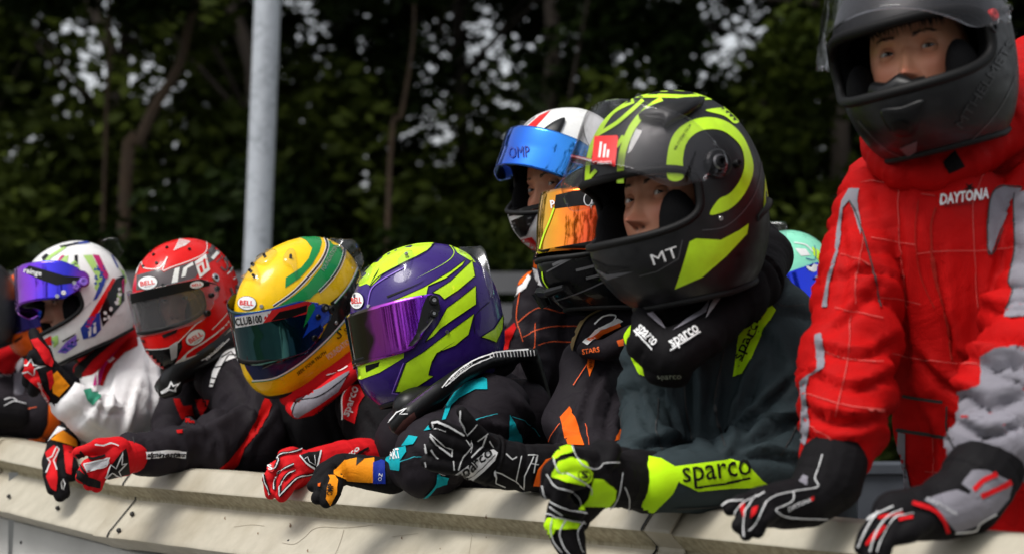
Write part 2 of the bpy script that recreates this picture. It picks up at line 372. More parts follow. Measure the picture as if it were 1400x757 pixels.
def helmet(person, P, kind, basem, port=(.085, .165, 70), vis=None, crop=(0, 0, 1), label=None, rimr=.0045, linert=.02, name='helmet'):
    """returns (Surf of shell, Surf of visor)"""
    f = pose(P); nu, nv = 160, 78
    U, T = np.meshgrid(np.linspace(-np.pi, np.pi, nu, endpoint=False), np.linspace(0, .9995, nv), indexing='ij')
    s, zz = PROF[kind][:2]; Z = np.interp(T, s, zz)
    zl, zh, um = port; um = rad(um); zc = (zl + zh) / 2; hz = (zh - zl) / 2; p_ = 3.6
    full = f(shell(U, Z, kind).reshape(-1, 3)); Q = quads(nu, nv, True)
    nrm = lambda u, z: (np.abs(u / um)**p_ + np.abs((z - zc) / hz)**p_)**(1 / p_)
    uc = U.ravel()[Q]; uc = np.where(uc - uc[:, :1] > 3, uc - 2 * np.pi, np.where(uc - uc[:, :1] < -3, uc + 2 * np.pi, uc)).mean(1); zcn = Z.ravel()[Q].mean(1)
    hole = nrm(uc, zcn) < 1
    vin = set(Q[hole].ravel()) & set(Q[~hole].ravel())
    U2 = U.ravel().copy(); Z2 = Z.ravel().copy()
    for v in vin:
        k = nrm(U2[v], Z2[v]); U2[v] /= k; Z2[v] = zc + (Z2[v] - zc) / k
    V = f(shell(U2, Z2, kind)); keep = Q[~hole]
    used = np.unique(keep); mp = -np.ones(len(V), int); mp[used] = np.arange(len(used))
    # cap the tiny crown hole
    top = [mp[i * nv + nv - 1] for i in range(nu)]
    Fc = [tuple(x) for x in mp[keep]] + [tuple(top)]
    h = mk(name, V[used], Fc, [basem, MT['liner']], person)
    if label: h['label'] = label
    so_ = h.modifiers.new('thick', 'SOLIDIFY'); so_.thickness = linert; so_.offset = -1; so_.material_offset = 1; so_.material_offset_rim = 1
    S = Surf(full, [tuple(q) for q in Q], h, P[5], crop=crop)
    # rubber round the eye opening and along the lower edge
    t = np.linspace(0, 2 * np.pi, 96, endpoint=False); cx_, sx_ = np.cos(t), np.sin(t); k = (np.abs(cx_)**p_ + np.abs(sx_)**p_)**(-1 / p_)
    rv, rf = tube(f(shell(um * cx_ * k, zc + hz * sx_ * k, kind)), rimr, 8, True); mk('opening_rim', rv, rf, MT['rubber'], h)
    rv, rf = tube(f(shell(np.linspace(-np.pi, np.pi, 80, endpoint=False), np.full(80, .001), kind)), .005 * P[6], 8, True); mk('lower_rim', rv, rf, MT['rubber'], h)
    for sgn in (-1, 1):   # cheek pads
        v, fc = sph((.064, sgn * .076, .084), (.040, .024, .058), 18, 12); mk('cheek_pad', f(v), fc, MT['liner'], h)
    SV = None
    if vis:
        vz0, vz1, vu, opn, vm = vis[:5]; flat = vis[5] if len(vis) > 5 else .45; outw = vis[6] if len(vis) > 6 else .007
        vu = rad(vu); nn, mm = 72, 18
        A, B = np.meshgrid(np.linspace(-1, 1, nn), np.linspace(0, 1, mm), indexing='ij')
        side = np.clip((np.abs(A) - .66) / .34, 0, 1); side = side * side * (3 - 2 * side)
        pz = .148; z0 = vz0 + (pz - .020 - vz0) * side; z1 = vz1 + (pz + .020 - vz1) * side
        ends = 1 - .05 * (np.abs(B - .5) * 2)**3 * (np.abs(A) > .9)
        Uv = A * vu * ends; Zv = z0 + (z1 - z0) * B; zm = (vz0 + vz1) / 2
        X = shell(Uv, zm + flat * (Zv - zm), kind); X[..., 2] = Zv
        r_ = np.sqrt(X[..., 0]**2 + X[..., 1]**2)[..., None]; X[..., :2] *= 1 + outw / r_
        if opn:
            a = rad(opn); px_, pz_ = .005, .150; dx = X[..., 0] - px_; dz = X[..., 2] - pz_
            X[..., 0] = px_ + dx * math.cos(a) - dz * math.sin(a); X[..., 2] = pz_ + dx * math.sin(a) + dz * math.cos(a)
            X[..., 1] *= 1.03
        W = f(X.reshape(-1, 3)); qv = quads(nn, mm, False)
        vo = mk('visor', W, qv, vm, h); md = vo.modifiers.new('t', 'SOLIDIFY'); md.thickness = .0018; md.offset = -1
        SV = Surf(W, [tuple(q) for q in qv], vo, P[5], crop=crop)
    return S, SV
def fin(S, outer, inner, m, name='spoiler', thick=.002, lift=.0, parent=None):
    """clear fin that stands off the shell: inner edge lies on it, outer edge runs beyond its outline"""
    I = smooth_poly([S.px(p) for p in inner], 5, False); n = 20
    def res(A):
        d = np.concatenate([[0], np.cumsum(np.hypot(*np.diff(A, axis=0).T))]); t = np.linspace(0, d[-1], n); return np.stack([np.interp(t, d, A[:, 0]), np.interp(t, d, A[:, 1])], 1)
    O = smooth_poly([S.px(p) for p in outer], 5, False); I = res(I); O = res(O); V = []; K = 6
    for a, b in zip(I, O):
        wa = S.at(*a, .001); D = (wa[1]) * cp + (wa[2] - CAMZ) * sp; wb = Pw(b[0], b[1], D + lift)
        for k in range(K):
            t = k / (K - 1); V.append(wa + (wb - wa) * t)
    o = mk(name, V, quads(n, K, False), m, parent or S.o); md = o.modifiers.new('t', 'SOLIDIFY'); md.thickness = thick
    return o
def bell(S, c, rx, ry, ang, layer=4):
    patch(S, ell(c, rx * 1.07, ry * 1.07, ang), MT['ink'], 'emblem', layer)
    patch(S, ell(c, rx, ry, ang), MT['inkw'], 'emblem', layer + 1)
    a = rad(ang)
    text(S, 'BELL', c, rx * 1.5, ry * .72, ang, MT['inkr'], layer=layer + 2, bold=.02)
    text(S, 'HELMETS', (c[0] + math.sin(a) * ry * .62, c[1] + math.cos(a) * ry * .62), rx * .8, ry * .18, ang, MT['ink'], layer=layer + 2)

# ------------------------------------------------------------------ soft bodies: suits, gloves, collars
_prm = np.random.default_rng(7).permutation(512); _grd = np.random.default_rng(8).normal(size=(512, 3)); _grd /= np.linalg.norm(_grd, axis=1)[:, None]
def gn(p):
    i = np.floor(p).astype(int); f = p - i; u = f * f * f * (f * (f * 6 - 15) + 10); out = 0
    for dx in (0, 1):
        for dy in (0, 1):
            for dz in (0, 1):
                h = _prm[(_prm[(_prm[(i[:, 0] + dx) & 511] + i[:, 1] + dy) & 511] + i[:, 2] + dz) & 511]
                g = (_grd[h] * (f - np.array([dx, dy, dz]))).sum(1)
                out = out + g * np.where(dx, u[:, 0], 1 - u[:, 0]) * np.where(dy, u[:, 1], 1 - u[:, 1]) * np.where(dz, u[:, 2], 1 - u[:, 2])
    return out
def cap_mesh(a, b, ra, rb, n=16):
    a = np.array(a); b = np.array(b); d = b - a; L = np.linalg.norm(d)
    if L < 1e-5: d = np.array([0, 0, 1.]); L = 1e-5
    d = d / max(L, 1e-9); t = np.cross(d, [0, 0, 1.]); 
    if np.linalg.norm(t) < .1: t = np.cross(d, [1., 0, 0])
    t /= np.linalg.norm(t); s_ = np.cross(d, t); V = [a - d * ra]; rows = []
    for k in range(1, 5): th = math.pi / 2 * (1 - k / 5); rows.append((a - d * ra * math.sin(th), ra * math.cos(th)))
    rows += [(a, ra), (b, rb)]
    for k in range(1, 5): th = math.pi / 2 * k / 5; rows.append((b + d * rb * math.sin(th), rb * math.cos(th)))
    for c_, r_ in rows:
        for q in range(n): al = 2 * math.pi * q / n; V.append(c_ + r_ * (math.cos(al) * t + math.sin(al) * s_))
    V.append(b + d * rb); Fc = []
    for q in range(n): Fc.append((0, 1 + (q + 1) % n, 1 + q))
    for k in range(len(rows) - 1):
        for q in range(n): Fc.append((1 + k * n + q, 1 + k * n + (q + 1) % n, 1 + (k + 1) * n + (q + 1) % n, 1 + (k + 1) * n + q))
    e = 1 + (len(rows) - 1) * n
    for q in range(n): Fc.append((e + q, e + (q + 1) % n, len(V) - 1))
    return V, Fc
def soft(name, parent, chains, m, vox=.007, smooth=6, crop=(0, 0, 1), seed=1, low=.004, legs=None, label=None, creases=()):
    """chains: list of (points [(px,py,D,r)], fold amplitude, mode). Voxel-joined into one skin, then creased like cloth."""
    V = []; Fc = []; segs = []
    def add(a, b, ra, rb):
        v, f = cap_mesh(a, b, ra, rb); k = len(V); V.extend(v); Fc.extend([tuple(i + k for i in q) for q in f])
    for ch in chains:
        pts, amp, mode = ch
        W = [(Pw(p[0], p[1], p[2]) if len(p) == 4 else np.array(p[1:4]), p[-1]) for p in pts]
        if len(W) == 1: W = W * 2
        for (a, ra), (b, rb) in zip(W[:-1], W[1:]):
            add(a, b, ra, rb); segs.append((a, b, ra, rb, amp, mode))
    if legs is not None:
        hx = Pw(*legs[:3])
        for sgn in (-1, 1):
            top = hx + np.array([sgn * .085, 0, 0]); top[2] = min(hx[2], .84); knee = np.array([top[0] + sgn * .01, top[1] - .04, .46]); foot = np.array([knee[0], knee[1] + .03, .09])
            add(hx, top, .11, .095)
            for a, b, ra, rb in ((top, knee, .09, .062), (knee, foot, .062, .045), (foot, foot + np.array([0, -.16, -.035]), .048, .042)):
                add(a, b, ra, rb); segs.append((a, b, ra, rb, .004, 'ring'))
    me = bpy.data.meshes.new('tmp'); me.from_pydata([tuple(v) for v in V], [], Fc); me.update()
    ob = bpy.data.objects.new('tmp', me); COL.objects.link(ob)
    r = ob.modifiers.new('r', 'REMESH'); r.mode = 'VOXEL'; r.voxel_size = vox
    s_ = ob.modifiers.new('s', 'SMOOTH'); s_.factor = .5; s_.iterations = smooth
    dg = bpy.context.evaluated_depsgraph_get(); m2 = bpy.data.meshes.new_from_object(ob.evaluated_get(dg)); bpy.data.objects.remove(ob); bpy.data.meshes.remove(me)
    n = len(m2.vertices); co = np.empty(n * 3); m2.vertices.foreach_get('co', co); co = co.reshape(-1, 3); no = np.empty(n * 3); m2.vertices.foreach_get('normal', no); no = no.reshape(-1, 3)
    best = np.full(n, 1e9); amp = np.zeros(n); ax = np.zeros((n, 3)); md = np.zeros(n, int)
    for a, b, ra, rb, am, mo in segs:
        d = b - a; L2 = d @ d + 1e-9; t = np.clip((co - a) @ d / L2, 0, 1); q = np.linalg.norm(co - a - t[:, None] * d, axis=1) - (ra + (rb - ra) * t)
        u = q < best; best[u] = q[u]; amp[u] = am; ax[u] = d / math.sqrt(L2); md[u] = {'ring': 0, 'long': 1, 'diag': 2}[mo]
    along = (co * ax).sum(1); pr = co - ax * along[:, None]; sd_ = seed * 13.7
    def fold(fa, fp, s): return gn(pr * fp + ax * (along * fa)[:, None] + s + sd_)
    wv = .012 * gn(co * 14 + sd_)[:, None] * ax * 1.5; along = along + wv.sum(1)
    ring = np.clip(np.abs(fold(17, 5, 0)) * 3.0, 0, 1)**.6 * .75 + np.clip(np.abs(fold(34, 9, 5)) * 3, 0, 1)**.6 * .3
    lng = (1 - np.abs(fold(4, 16, 3)) * 2.6)**2 * .7 + (1 - np.abs(fold(9, 40, 7)) * 2.4)**2 * .2
    dx = np.cross(ax, [0, .3, 1.]); q_ = co @ np.array([.7, .1, .7]); r_ = co @ np.array([.7, .1, -.7])
    dia = (1 - np.abs(gn(np.stack([q_ * 15, r_ * 4, q_ * 0 + sd_], 1))) * 2.6)**2 * .6 + np.clip(np.abs(fold(14, 6, 2)) * 3.0, 0, 1)**.6 * .55
    fl = np.where(md == 0, ring, np.where(md == 1, lng, dia)) * (.35 + 1.3 * np.clip(gn(co * 7 + 3 + sd_) + .45, 0, 1))
    d = amp * 1.55 * (fl - .35) + low * gn(co * 11 + sd_ + 9)
    if creases:   # named folds: lines along which the cloth is pinched
        X_, Y_, Z_ = co[:, 0], co[:, 1], co[:, 2] - CAMZ; D_ = Y_ * cp + Z_ * sp; H_ = -Y_ * sp + Z_ * cp; uv = np.stack([CX + F * X_ / D_, CY - F * H_ / D_], 1); front = (no * (co - np.array([0, 0, CAMZ]))).sum(1) < 0
        for pts, hgt, wd in creases:
            P_ = smooth_poly(pts, 4, False) if len(pts) > 2 else np.array(pts, float); bd = np.full(len(co), 1e9); sg = np.zeros(len(co)); tt = np.zeros(len(co)); m_ = len(P_) - 1
            for q in range(m_):
                a_, b_ = P_[q], P_[q + 1]; e_ = b_ - a_; t = np.clip(((uv - a_) @ e_) / (e_ @ e_ + 1e-9), 0, 1); r_ = uv - a_ - t[:, None] * e_; dist = np.hypot(r_[:, 0], r_[:, 1]); u = dist < bd
                bd[u] = dist[u]; sg[u] = np.sign(e_[0] * r_[u, 1] - e_[1] * r_[u, 0]); tt[u] = (q + t[u]) / m_
            s_ = bd * sg / wd; d = d + front * hgt * np.sin(np.pi * np.clip(tt, .02, .98))**.6 * (np.exp(-(s_ + .6)**2) - 1.1 * np.exp(-(s_ - .6)**2 * 1.6))
    co = co + no * d[:, None]
    npoly = len(m2.polygons); lv = np.empty(len(m2.loops), int); m2.loops.foreach_get('vertex_index', lv); lt = np.empty(npoly, int); m2.polygons.foreach_get('loop_total', lt)
    m2.vertices.foreach_set('co', (co - org(parent)).ravel()); m2.materials.clear(); m2.materials.append(m); m2.polygons.foreach_set('use_smooth', [True] * npoly); m2.update()
    o = bpy.data.objects.new(name, m2); m2.name = name; link(o, parent)
    if label: o['label'] = label
    k = 0; fs = []
    for t in lt: fs.append(tuple(lv[k:k + t])); k += t
    D = chains[0][0][0][2] if len(chains[0][0][0]) == 4 else 3
    return Surf(co, fs, o, D, body=True, crop=crop)
def glove(parent, palm, fingers, m, fr=.0105, vox=.0023, crop=(0, 0, 1), seed=3, label=None, amp=.0012, name='glove'):
    ch = [(palm[k], amp * 1.6, 'ring') for k in range(len(palm))]
    for fg in fingers:
        fp = [(p[0], p[1], p[2], p[3] if len(p) > 3 else fr * (.96, .92, .88, .80)[min(i, 3)]) for i, p in enumerate(fg)]
        ch.append((fp, amp, 'ring'))
    return soft(name, parent, ch, m, vox, 2, crop, seed, .0008, label=label)
# ------------------------------------------------------------------ head with a face
def skinmat():
    m, t, b = nodes('skin'); a = t.nodes.new('ShaderNodeAttribute'); a.attribute_name = 'tone'
    t.links.new(a.outputs['Color'], b.inputs['Base Color']); b.inputs['Roughness'].default_value = .5
    b.inputs['Subsurface Weight'].default_value = .15; b.inputs['Subsurface Radius'].default_value = (.01, .004, .002); b.inputs['Subsurface Scale'].default_value = .3
    n = t.nodes.new('ShaderNodeTexNoise'); n.inputs['Scale'].default_value = 600; tc = t.nodes.new('ShaderNodeTexCoord'); bp = t.nodes.new('ShaderNodeBump'); bp.inputs['Strength'].default_value = .12; bp.inputs['Distance'].default_value = .001
    t.links.new(tc.outputs['Object'], n.inputs['Vector']); t.links.new(n.outputs['Fac'], bp.inputs['Height']); t.links.new(bp.outputs[0], b.inputs['Normal'])
    return m
SKIN = skinmat()
def head(parent, P, look=(0, 0), tone=(.50, .25, .16), brow=True, lid=1.0, inside=None, gap=.024):
    """P = pose as for helmets, origin at mid-face. face looks along +x"""
    f = pose(P); nu, nv = 150, 130
    U, Zz = np.meshgrid(np.linspace(-2.2, 2.2, nu), np.linspace(-.115, .125, nv), indexing='ij')
    # U mapped so that more columns fall on the front
    U = np.sign(U) * (np.abs(U) / 2.2)**1.25 * 2.2
    rr = np.sqrt(np.clip(1 - ((Zz - .01) / .135)**2, .02, 1)); hw = .073 * rr**.8; hx = .088 * rr**.7
    hw = hw * (1 - .22 * np.clip((-Zz - .02) / .09, 0, 1)); X = hx * np.cos(U); Y = hw * np.sin(U); X = np.where(np.abs(U) < 1.57, hx * np.cos(U)**.82 if False else hx * np.sign(np.cos(U)) * np.abs(np.cos(U))**.85, X)
    g = lambda y0, z0, sy, sz: np.exp(-((Y - y0) / sy)**2 - ((Zz - z0) / sz)**2)
    ga = lambda y0, z0, sy, sz: g(y0, z0, sy, sz) + g(-y0, z0, sy, sz)
    fr = (np.cos(U) > 0)
    d = np.zeros_like(X)
    d += -.013 * ga(.030, .028, .017, .013) - .004 * g(0, .034, .012, .012)          # sockets, nasion
    d += .0045 * ga(.026, .046, .020, .008)                                          # brow ridge
    zt = np.clip((.032 - Zz) / .046, 0, 1); br = np.where((Zz < .034) & (Zz > -.034), 1, 0)
    ridge = (.003 + .017 * zt**1.3) * np.exp(-(np.abs(Y) / (.0060 + .0045 * zt))**2.4) * np.clip((Zz + .020) / .006, 0, 1)
    d += ridge
    d += .011 * g(0, -.012, .0085, .0085) + .0065 * ga(.0115, -.0145, .0055, .0065)  # tip, wings
    d += -.004 * ga(.0065, -.0215, .0035, .003)                                      # nostrils
    d += .005 * ga(.040, .000, .018, .018) - .002 * ga(.034, -.035, .014, .02)
    d += .0065 * g(0, -.0385, .020, .0048) + .0078 * g(0, -.0490, .017, .0055) - .0055 * g(0, -.0435, .022, .0016)   # lips
    d += .003 * g(0, -.034, .024, .014) - .004 * g(0, -.060, .018, .006) + .008 * g(0, -.078, .018, .016)
    X = X + d * fr
    V = np.stack([X, Y, Zz + .13], -1)
    col = np.ones((nu, nv, 3)) * np.array(tone)
    def tint(mask, c, k): col[:] = col * (1 - (mask * k)[..., None]) + np.array(c) * (mask * k)[..., None]
    tint(ga(.040, -.004, .022, .02), (.62, .16, .10), .45); tint(g(0, -.012, .013, .010), (.62, .17, .11), .5)
    lipm = np.clip(g(0, -.0385, .021, .0045) + g(0, -.0490, .018, .0055), 0, 1); tint(lipm, (.42, .10, .085), .85)
    tint(ga(.030, .022, .016, .008), (.30, .11, .08), .45)
    tint(ga(.0065, -.0215, .0035, .003), (.05, .012, .01), .9); tint(g(0, -.0437, .021, .0012), (.10, .02, .02), .8)
    WV_ = f(V.reshape(-1, 3))
    if inside:   # keep flesh within the padding of the helmet
        HP, kind = inside; R = rot(*HP[:3]); o = Pw(*HP[3:6]); kk = np.array(HP[7:10]) if len(HP) > 7 else np.ones(3)
        L = ((WV_ - o) @ R) / (HP[6] * kk) + np.array([0, 0, .13]); u = np.arctan2(L[:, 1], L[:, 0]); sh = shell(u, L[:, 2].clip(.002, .265), kind); rs = np.hypot(sh[:, 0], sh[:, 1]) - gap; r0 = np.hypot(L[:, 0], L[:, 1])
        k = np.minimum(1, rs.clip(.02) / (r0 + 1e-9)); L[:, :2] *= k[:, None]; L[:, 2] = np.clip(L[:, 2], .03, .24)
        WV_ = (L - np.array([0, 0, .13])) * HP[6] * kk @ R.T + o
    h = mk('head', WV_, quads(nu, nv, False), SKIN, parent)
    at = h.data.color_attributes.new('tone', 'FLOAT_COLOR', 'POINT'); at.data.foreach_set('color', np.concatenate([col.reshape(-1, 3), np.ones((nu * nv, 1))], 1).astype(np.float32).ravel())
    for s_ in (-1, 1):
        c = np.array([.0665, s_ * .0305, .13 + .0270]); R = .0125
        v, fc = sph(c, R, 24, 16); mk('eye', f(v), fc, MT['eyewhite'], h)
        # iris and pupil discs set on the ball where it looks
        a, e = rad(look[0]), rad(look[1])
        dirv = np.array([math.cos(a) * math.cos(e), math.sin(a) * math.cos(e), math.sin(e)]); t = np.cross([0, 0, 1.], dirv); t /= np.linalg.norm(t); b = np.cross(dirv, t)
        for nm, rr_, o_, mm in (('iris', .0067, 1.008, MT['iris']), ('pupil', .0027, 1.02, MT['ink'])):
            vs = [c + dirv * R * o_]; n = 20
            for ring in (.5, 1):
                for k in range(n):
                    q = rr_ * ring; th = 2 * math.pi * k / n; w_ = dirv * math.sqrt(R * R - q * q) + (t * math.cos(th) + b * math.sin(th)) * q; vs.append(c + w_ * o_)
            fs = [(0, 1 + k, 1 + (k + 1) % n) for k in range(n)] + [(1 + k, 1 + n + k, 1 + n + (k + 1) % n, 1 + (k + 1) % n) for k in range(n)]
            mk(nm, f(vs), fs, mm, h)
        # lids: a skin cap over the ball with an almond cut
        na, ne = 40, 14; R2 = R * 1.10
        for up in (1, -1):
            vs = []
            for i in range(na):
                az = rad(-78 + 156 * i / (na - 1)); alm = max(0, 1 - (az / rad(52))**2); edge = rad((17 if up > 0 else -13) * lid * alm + (-1.0)); 
                for j in range(ne):
                    el = edge + (rad(88) * up - edge) * (j / (ne - 1))**1.2
                    vs.append(c + R2 * (1 + (.03 if j < 2 else 0)) * np.array([math.cos(az) * math.cos(el), math.sin(az) * math.cos(el), math.sin(el)]))
            o = mk('eyelid', f(vs), quads(na, ne, False), SKIN, h); at = o.data.color_attributes.new('tone', 'FLOAT_COLOR', 'POINT')
            cc = np.ones((na, ne, 4)); cc[..., :3] = np.array(tone) * .82; cc[:, 0, :3] = (.03, .015, .012) if up > 0 else (.25, .09, .07); at.data.foreach_set('color', cc.astype(np.float32).ravel())
        if brow:
            vs = []; fs = []; rg = rng(5 + s_)
            for k in range(90):
                t = rg.random(); y = s_ * (.012 + .034 * t); z = .13 + .0445 + .006 * math.sin(t * 2.4) + rg.normal() * .0016; x0 = .088 * math.cos(abs(y) / .073)**.9 + .0015
                p = np.array([x0, y, z]); q = p + np.array([.0006, s_ * .006, .0028 - .004 * t]); w_ = np.array([0, 0, .0006]); k0 = len(vs)
                vs += [p - w_, p + w_, q]; fs.append((k0, k0 + 1, k0 + 2))
            bm_ = mk('eyebrow', f(vs), fs, MT['hair'], h)
            BV = BVHTree.FromPolygons([Vector(x) for x in f(V.reshape(-1, 3))], [tuple(q) for q in quads(nu, nv, False)])
            for v in bm_.data.vertices:
                w0 = v.co + Vector(org(parent)); l, n_, _, _ = BV.find_nearest(w0); 
                if n_.dot(l - Vector(f([[0, 0, .13]])[0])) < 0: n_ = -n_
                v.co = l + n_ * .0008 - Vector(org(parent))
    return h
# ------------------------------------------------------------------ setting
def ground_mat(name, c1, c2, sc):
    m, t, b = nodes(name); tc = t.nodes.new('ShaderNodeTexCoord'); n = t.nodes.new('ShaderNodeTexNoise'); n.inputs['Scale'].default_value = sc; n.inputs['Detail'].default_value = 8
    cr = t.nodes.new('ShaderNodeValToRGB'); cr.color_ramp.elements[0].position = .35; cr.color_ramp.elements[0].color = (*c1, 1); cr.color_ramp.elements[1].position = .65; cr.color_ramp.elements[1].color = (*c2, 1)
    t.links.new(tc.outputs['Object'], n.inputs['Vector']); t.links.new(n.outputs['Fac'], cr.inputs[0]); t.links.new(cr.outputs[0], b.inputs['Base Color']); b.inputs['Roughness'].default_value = .9
    return m
def sheet(name, x0, x1, y0, y1, z, m, n=2):
    return mk(name, [(x0, y0, z), (x1, y0, z), (x1, y1, z), (x0, y1, z)], [(0, 1, 2, 3)], m, None, False, 'structure')
sheet('ground', -300, 300, -300, 300, 0, ground_mat('grass_earth', (.03, .045, .015), (.05, .07, .025), .6))
sheet('track', -60, 60, -9, 2.0, .004, ground_mat('asphalt', (.045, .045, .047), (.06, .06, .06), 3))
sheet('paved_stand', -9, 9, 2.3, 7.2, .008, ground_mat('paving', (.14, .135, .13), (.18, .175, .17), 2))

# --- crash barrier: cream pressed-steel rails on a low white boarded wall
m, t, b = nodes('cream_rail_paint')
tc = t.nodes.new('ShaderNodeTexCoord'); mp_ = t.nodes.new('ShaderNodeMapping'); mp_.inputs['Scale'].default_value = (14, 14, 2)
n1 = t.nodes.new('ShaderNodeTexNoise'); n1.inputs['Scale'].default_value = 2.2; n1.inputs['Detail'].default_value = 7; n1.inputs['Roughness'].default_value = .65
n2 = t.nodes.new('ShaderNodeTexNoise'); n2.inputs['Scale'].default_value = 26; n2.inputs['Detail'].default_value = 9; n2.inputs['Roughness'].default_value = .7
cr = t.nodes.new('ShaderNodeValToRGB'); e = cr.color_ramp.elements; e[0].position = .30; e[0].color = (.40, .365, .285, 1); e[1].position = .62; e[1].color = (.48, .44, .35, 1)
cr2 = t.nodes.new('ShaderNodeValToRGB'); e = cr2.color_ramp.elements; e[0].position = .22; e[0].color = (.55, .5, .4, 1); e[1].position = .36; e[1].color = (1, 1, 1, 1)
mx = t.nodes.new('ShaderNodeMix'); mx.data_type = 'RGBA'; mx.blend_type = 'MULTIPLY'; mx.inputs[0].default_value = .35
t.links.new(tc.outputs['Object'], mp_.inputs[0]); t.links.new(mp_.outputs[0], n1.inputs['Vector']); t.links.new(tc.outputs['Object'], n2.inputs['Vector'])
t.links.new(n1.outputs['Fac'], cr.inputs[0]); t.links.new(n2.outputs['Fac'], cr2.inputs[0]); t.links.new(cr.outputs[0], mx.inputs[6]); t.links.new(cr2.outputs[0], mx.inputs[7]); t.links.new(mx.outputs[2], b.inputs['Base Color'])
b.inputs['Roughness'].default_value = .5
bp = t.nodes.new('ShaderNodeBump'); bp.inputs['Strength'].default_value = .05; bp.inputs['Distance'].default_value = .001; t.links.new(n2.outputs['Fac'], bp.inputs['Height']); t.links.new(bp.outputs[0], b.inputs['Normal'])
ns = t.nodes.new('ShaderNodeTexNoise'); ns.inputs['Scale'].default_value = 1.0; ns.inputs['Detail'].default_value = 4; mps = t.nodes.new('ShaderNodeMapping'); mps.inputs['Scale'].default_value = (7, 7, 1.2)
crs = t.nodes.new('ShaderNodeValToRGB'); e = crs.color_ramp.elements; e[0].position = .36; e[0].color = (.62, .56, .46, 1); e[1].position = .52; e[1].color = (1, 1, 1, 1)
mxs = t.nodes.new('ShaderNodeMix'); mxs.data_type = 'RGBA'; mxs.blend_type = 'MULTIPLY'; mxs.inputs[0].default_value = .38
t.links.new(tc.outputs['Object'], mps.inputs[0]); t.links.new(mps.outputs[0], ns.inputs['Vector']); t.links.new(ns.outputs['Fac'], crs.inputs[0]); t.links.new(mx.outputs[2], mxs.inputs[6]); t.links.new(crs.outputs[0], mxs.inputs[7]); t.links.new(mxs.outputs[2], b.inputs['Base Color'])
RAIL = m
m2_, t, b = nodes('grimy_shaded_rail_paint'); tc = t.nodes.new('ShaderNodeTexCoord'); mp_ = t.nodes.new('ShaderNodeMapping'); mp_.inputs['Rotation'].default_value = (0, rad(14), 0); mp_.inputs['Scale'].default_value = (60, 60, 5)
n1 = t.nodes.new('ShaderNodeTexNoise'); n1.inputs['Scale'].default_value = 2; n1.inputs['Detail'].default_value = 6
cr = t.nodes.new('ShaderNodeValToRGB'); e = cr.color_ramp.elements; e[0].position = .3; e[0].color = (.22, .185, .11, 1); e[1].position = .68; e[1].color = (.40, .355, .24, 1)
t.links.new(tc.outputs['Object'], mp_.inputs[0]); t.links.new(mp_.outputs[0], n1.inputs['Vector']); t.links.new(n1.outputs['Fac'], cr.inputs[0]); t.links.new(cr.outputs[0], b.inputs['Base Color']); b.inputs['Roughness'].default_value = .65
GRIME_SHADE = m2_  # streaky grime plus the undercut's shade, both put into the colour
WALLM = mat('white_board_paint', (.52, .51, .48), .6, var=.14, vscale=7, bump=.2, bscale=40)
def top(x, y, z):   # point where the ray through a photo pixel meets height z
    d = Pw(x, y, 1) - np.array([0, 0, CAMZ]); k = (z - CAMZ) / d[2]; return np.array([0, 0, CAMZ]) + d * k
ZT = 1.0
J = [top(2050, 790, ZT), top(1400, 736, ZT), top(905, 691.5, ZT), top(192, 638.5, ZT), Pw(0, 601, 4.05), Pw(-330, 545, 4.95)]
PROFR = [(-.055, .000), (-.006, .003), (.004, 0), (.030, -.030), (.032, -.034), (.004, -.057), (.004, -.062), (.060, -.118), (.064, -.126), (.050, -.136), (.020, -.150)]
barrier = root('crash_barrier', (J[2][0], J[2][1], 0), 'long cream pressed metal crash barrier the drivers lean on', 'barrier')
def rail(a, b, ext0=0, ext1=0, lift=0., seed=0):
    d = b - a; d = d / np.linalg.norm(d); a = a - d * ext0; b = b + d * ext1; out = np.cross(d, [0, 0, 1.]); out /= np.linalg.norm(out)
    if out[1] > 0: out = -out
    n = 40; V = []; rg = rng(seed); wob = np.cumsum(rg.normal(size=n)) * .0006; wob -= np.linspace(wob[0], wob[-1], n)
    for i in range(n):
        p = a + (b - a) * i / (n - 1)
        for k, (o_, z_) in enumerate(PROFR):
            w_ = wob[i] * (1.5 if k >= 7 else .6)
            V.append(p + out * (o_ + lift + w_) + np.array([0, 0, z_ + lift * .5 + w_ * .6]))
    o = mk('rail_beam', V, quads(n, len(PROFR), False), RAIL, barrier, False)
    o.data.materials.append(GRIME_SHADE)
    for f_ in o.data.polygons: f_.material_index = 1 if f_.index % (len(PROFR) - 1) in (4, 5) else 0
    so_ = o.modifiers.new('t', 'SOLIDIFY'); so_.thickness = .004; so_.offset = -1
    bv = o.modifiers.new('b', 'BEVEL'); bv.width = .0025; bv.segments = 2; bv.limit_method = 'ANGLE'; bv.angle_limit = rad(25)
    return o, out, d
def bolt(p, out, r=.006, name='bolt'):
    t_ = np.cross(out, [0, 0, 1.]); up = np.cross(t_, out); V = []
    for rr, h in ((r, 0), (r, .004), (r * .6, .006)):
        for k in range(8): a = 2 * math.pi * k / 8; V.append(p + (t_ * math.cos(a) + up * math.sin(a)) * rr + out * h)
    Fc = [(j * 8 + k, j * 8 + (k + 1) % 8, (j + 1) * 8 + (k + 1) % 8, (j + 1) * 8 + k) for j in range(2) for k in range(8)] + [tuple(range(16, 24))]
    return mk(name, V, Fc, MT['pipedark'], barrier, False)
segs_ = [(J[0], J[1]), (J[1], J[2]), (J[2], J[3]), (J[3], J[4]), (J[4], J[5])]
segs_ = [(J[0], J[2])] + segs_[2:]
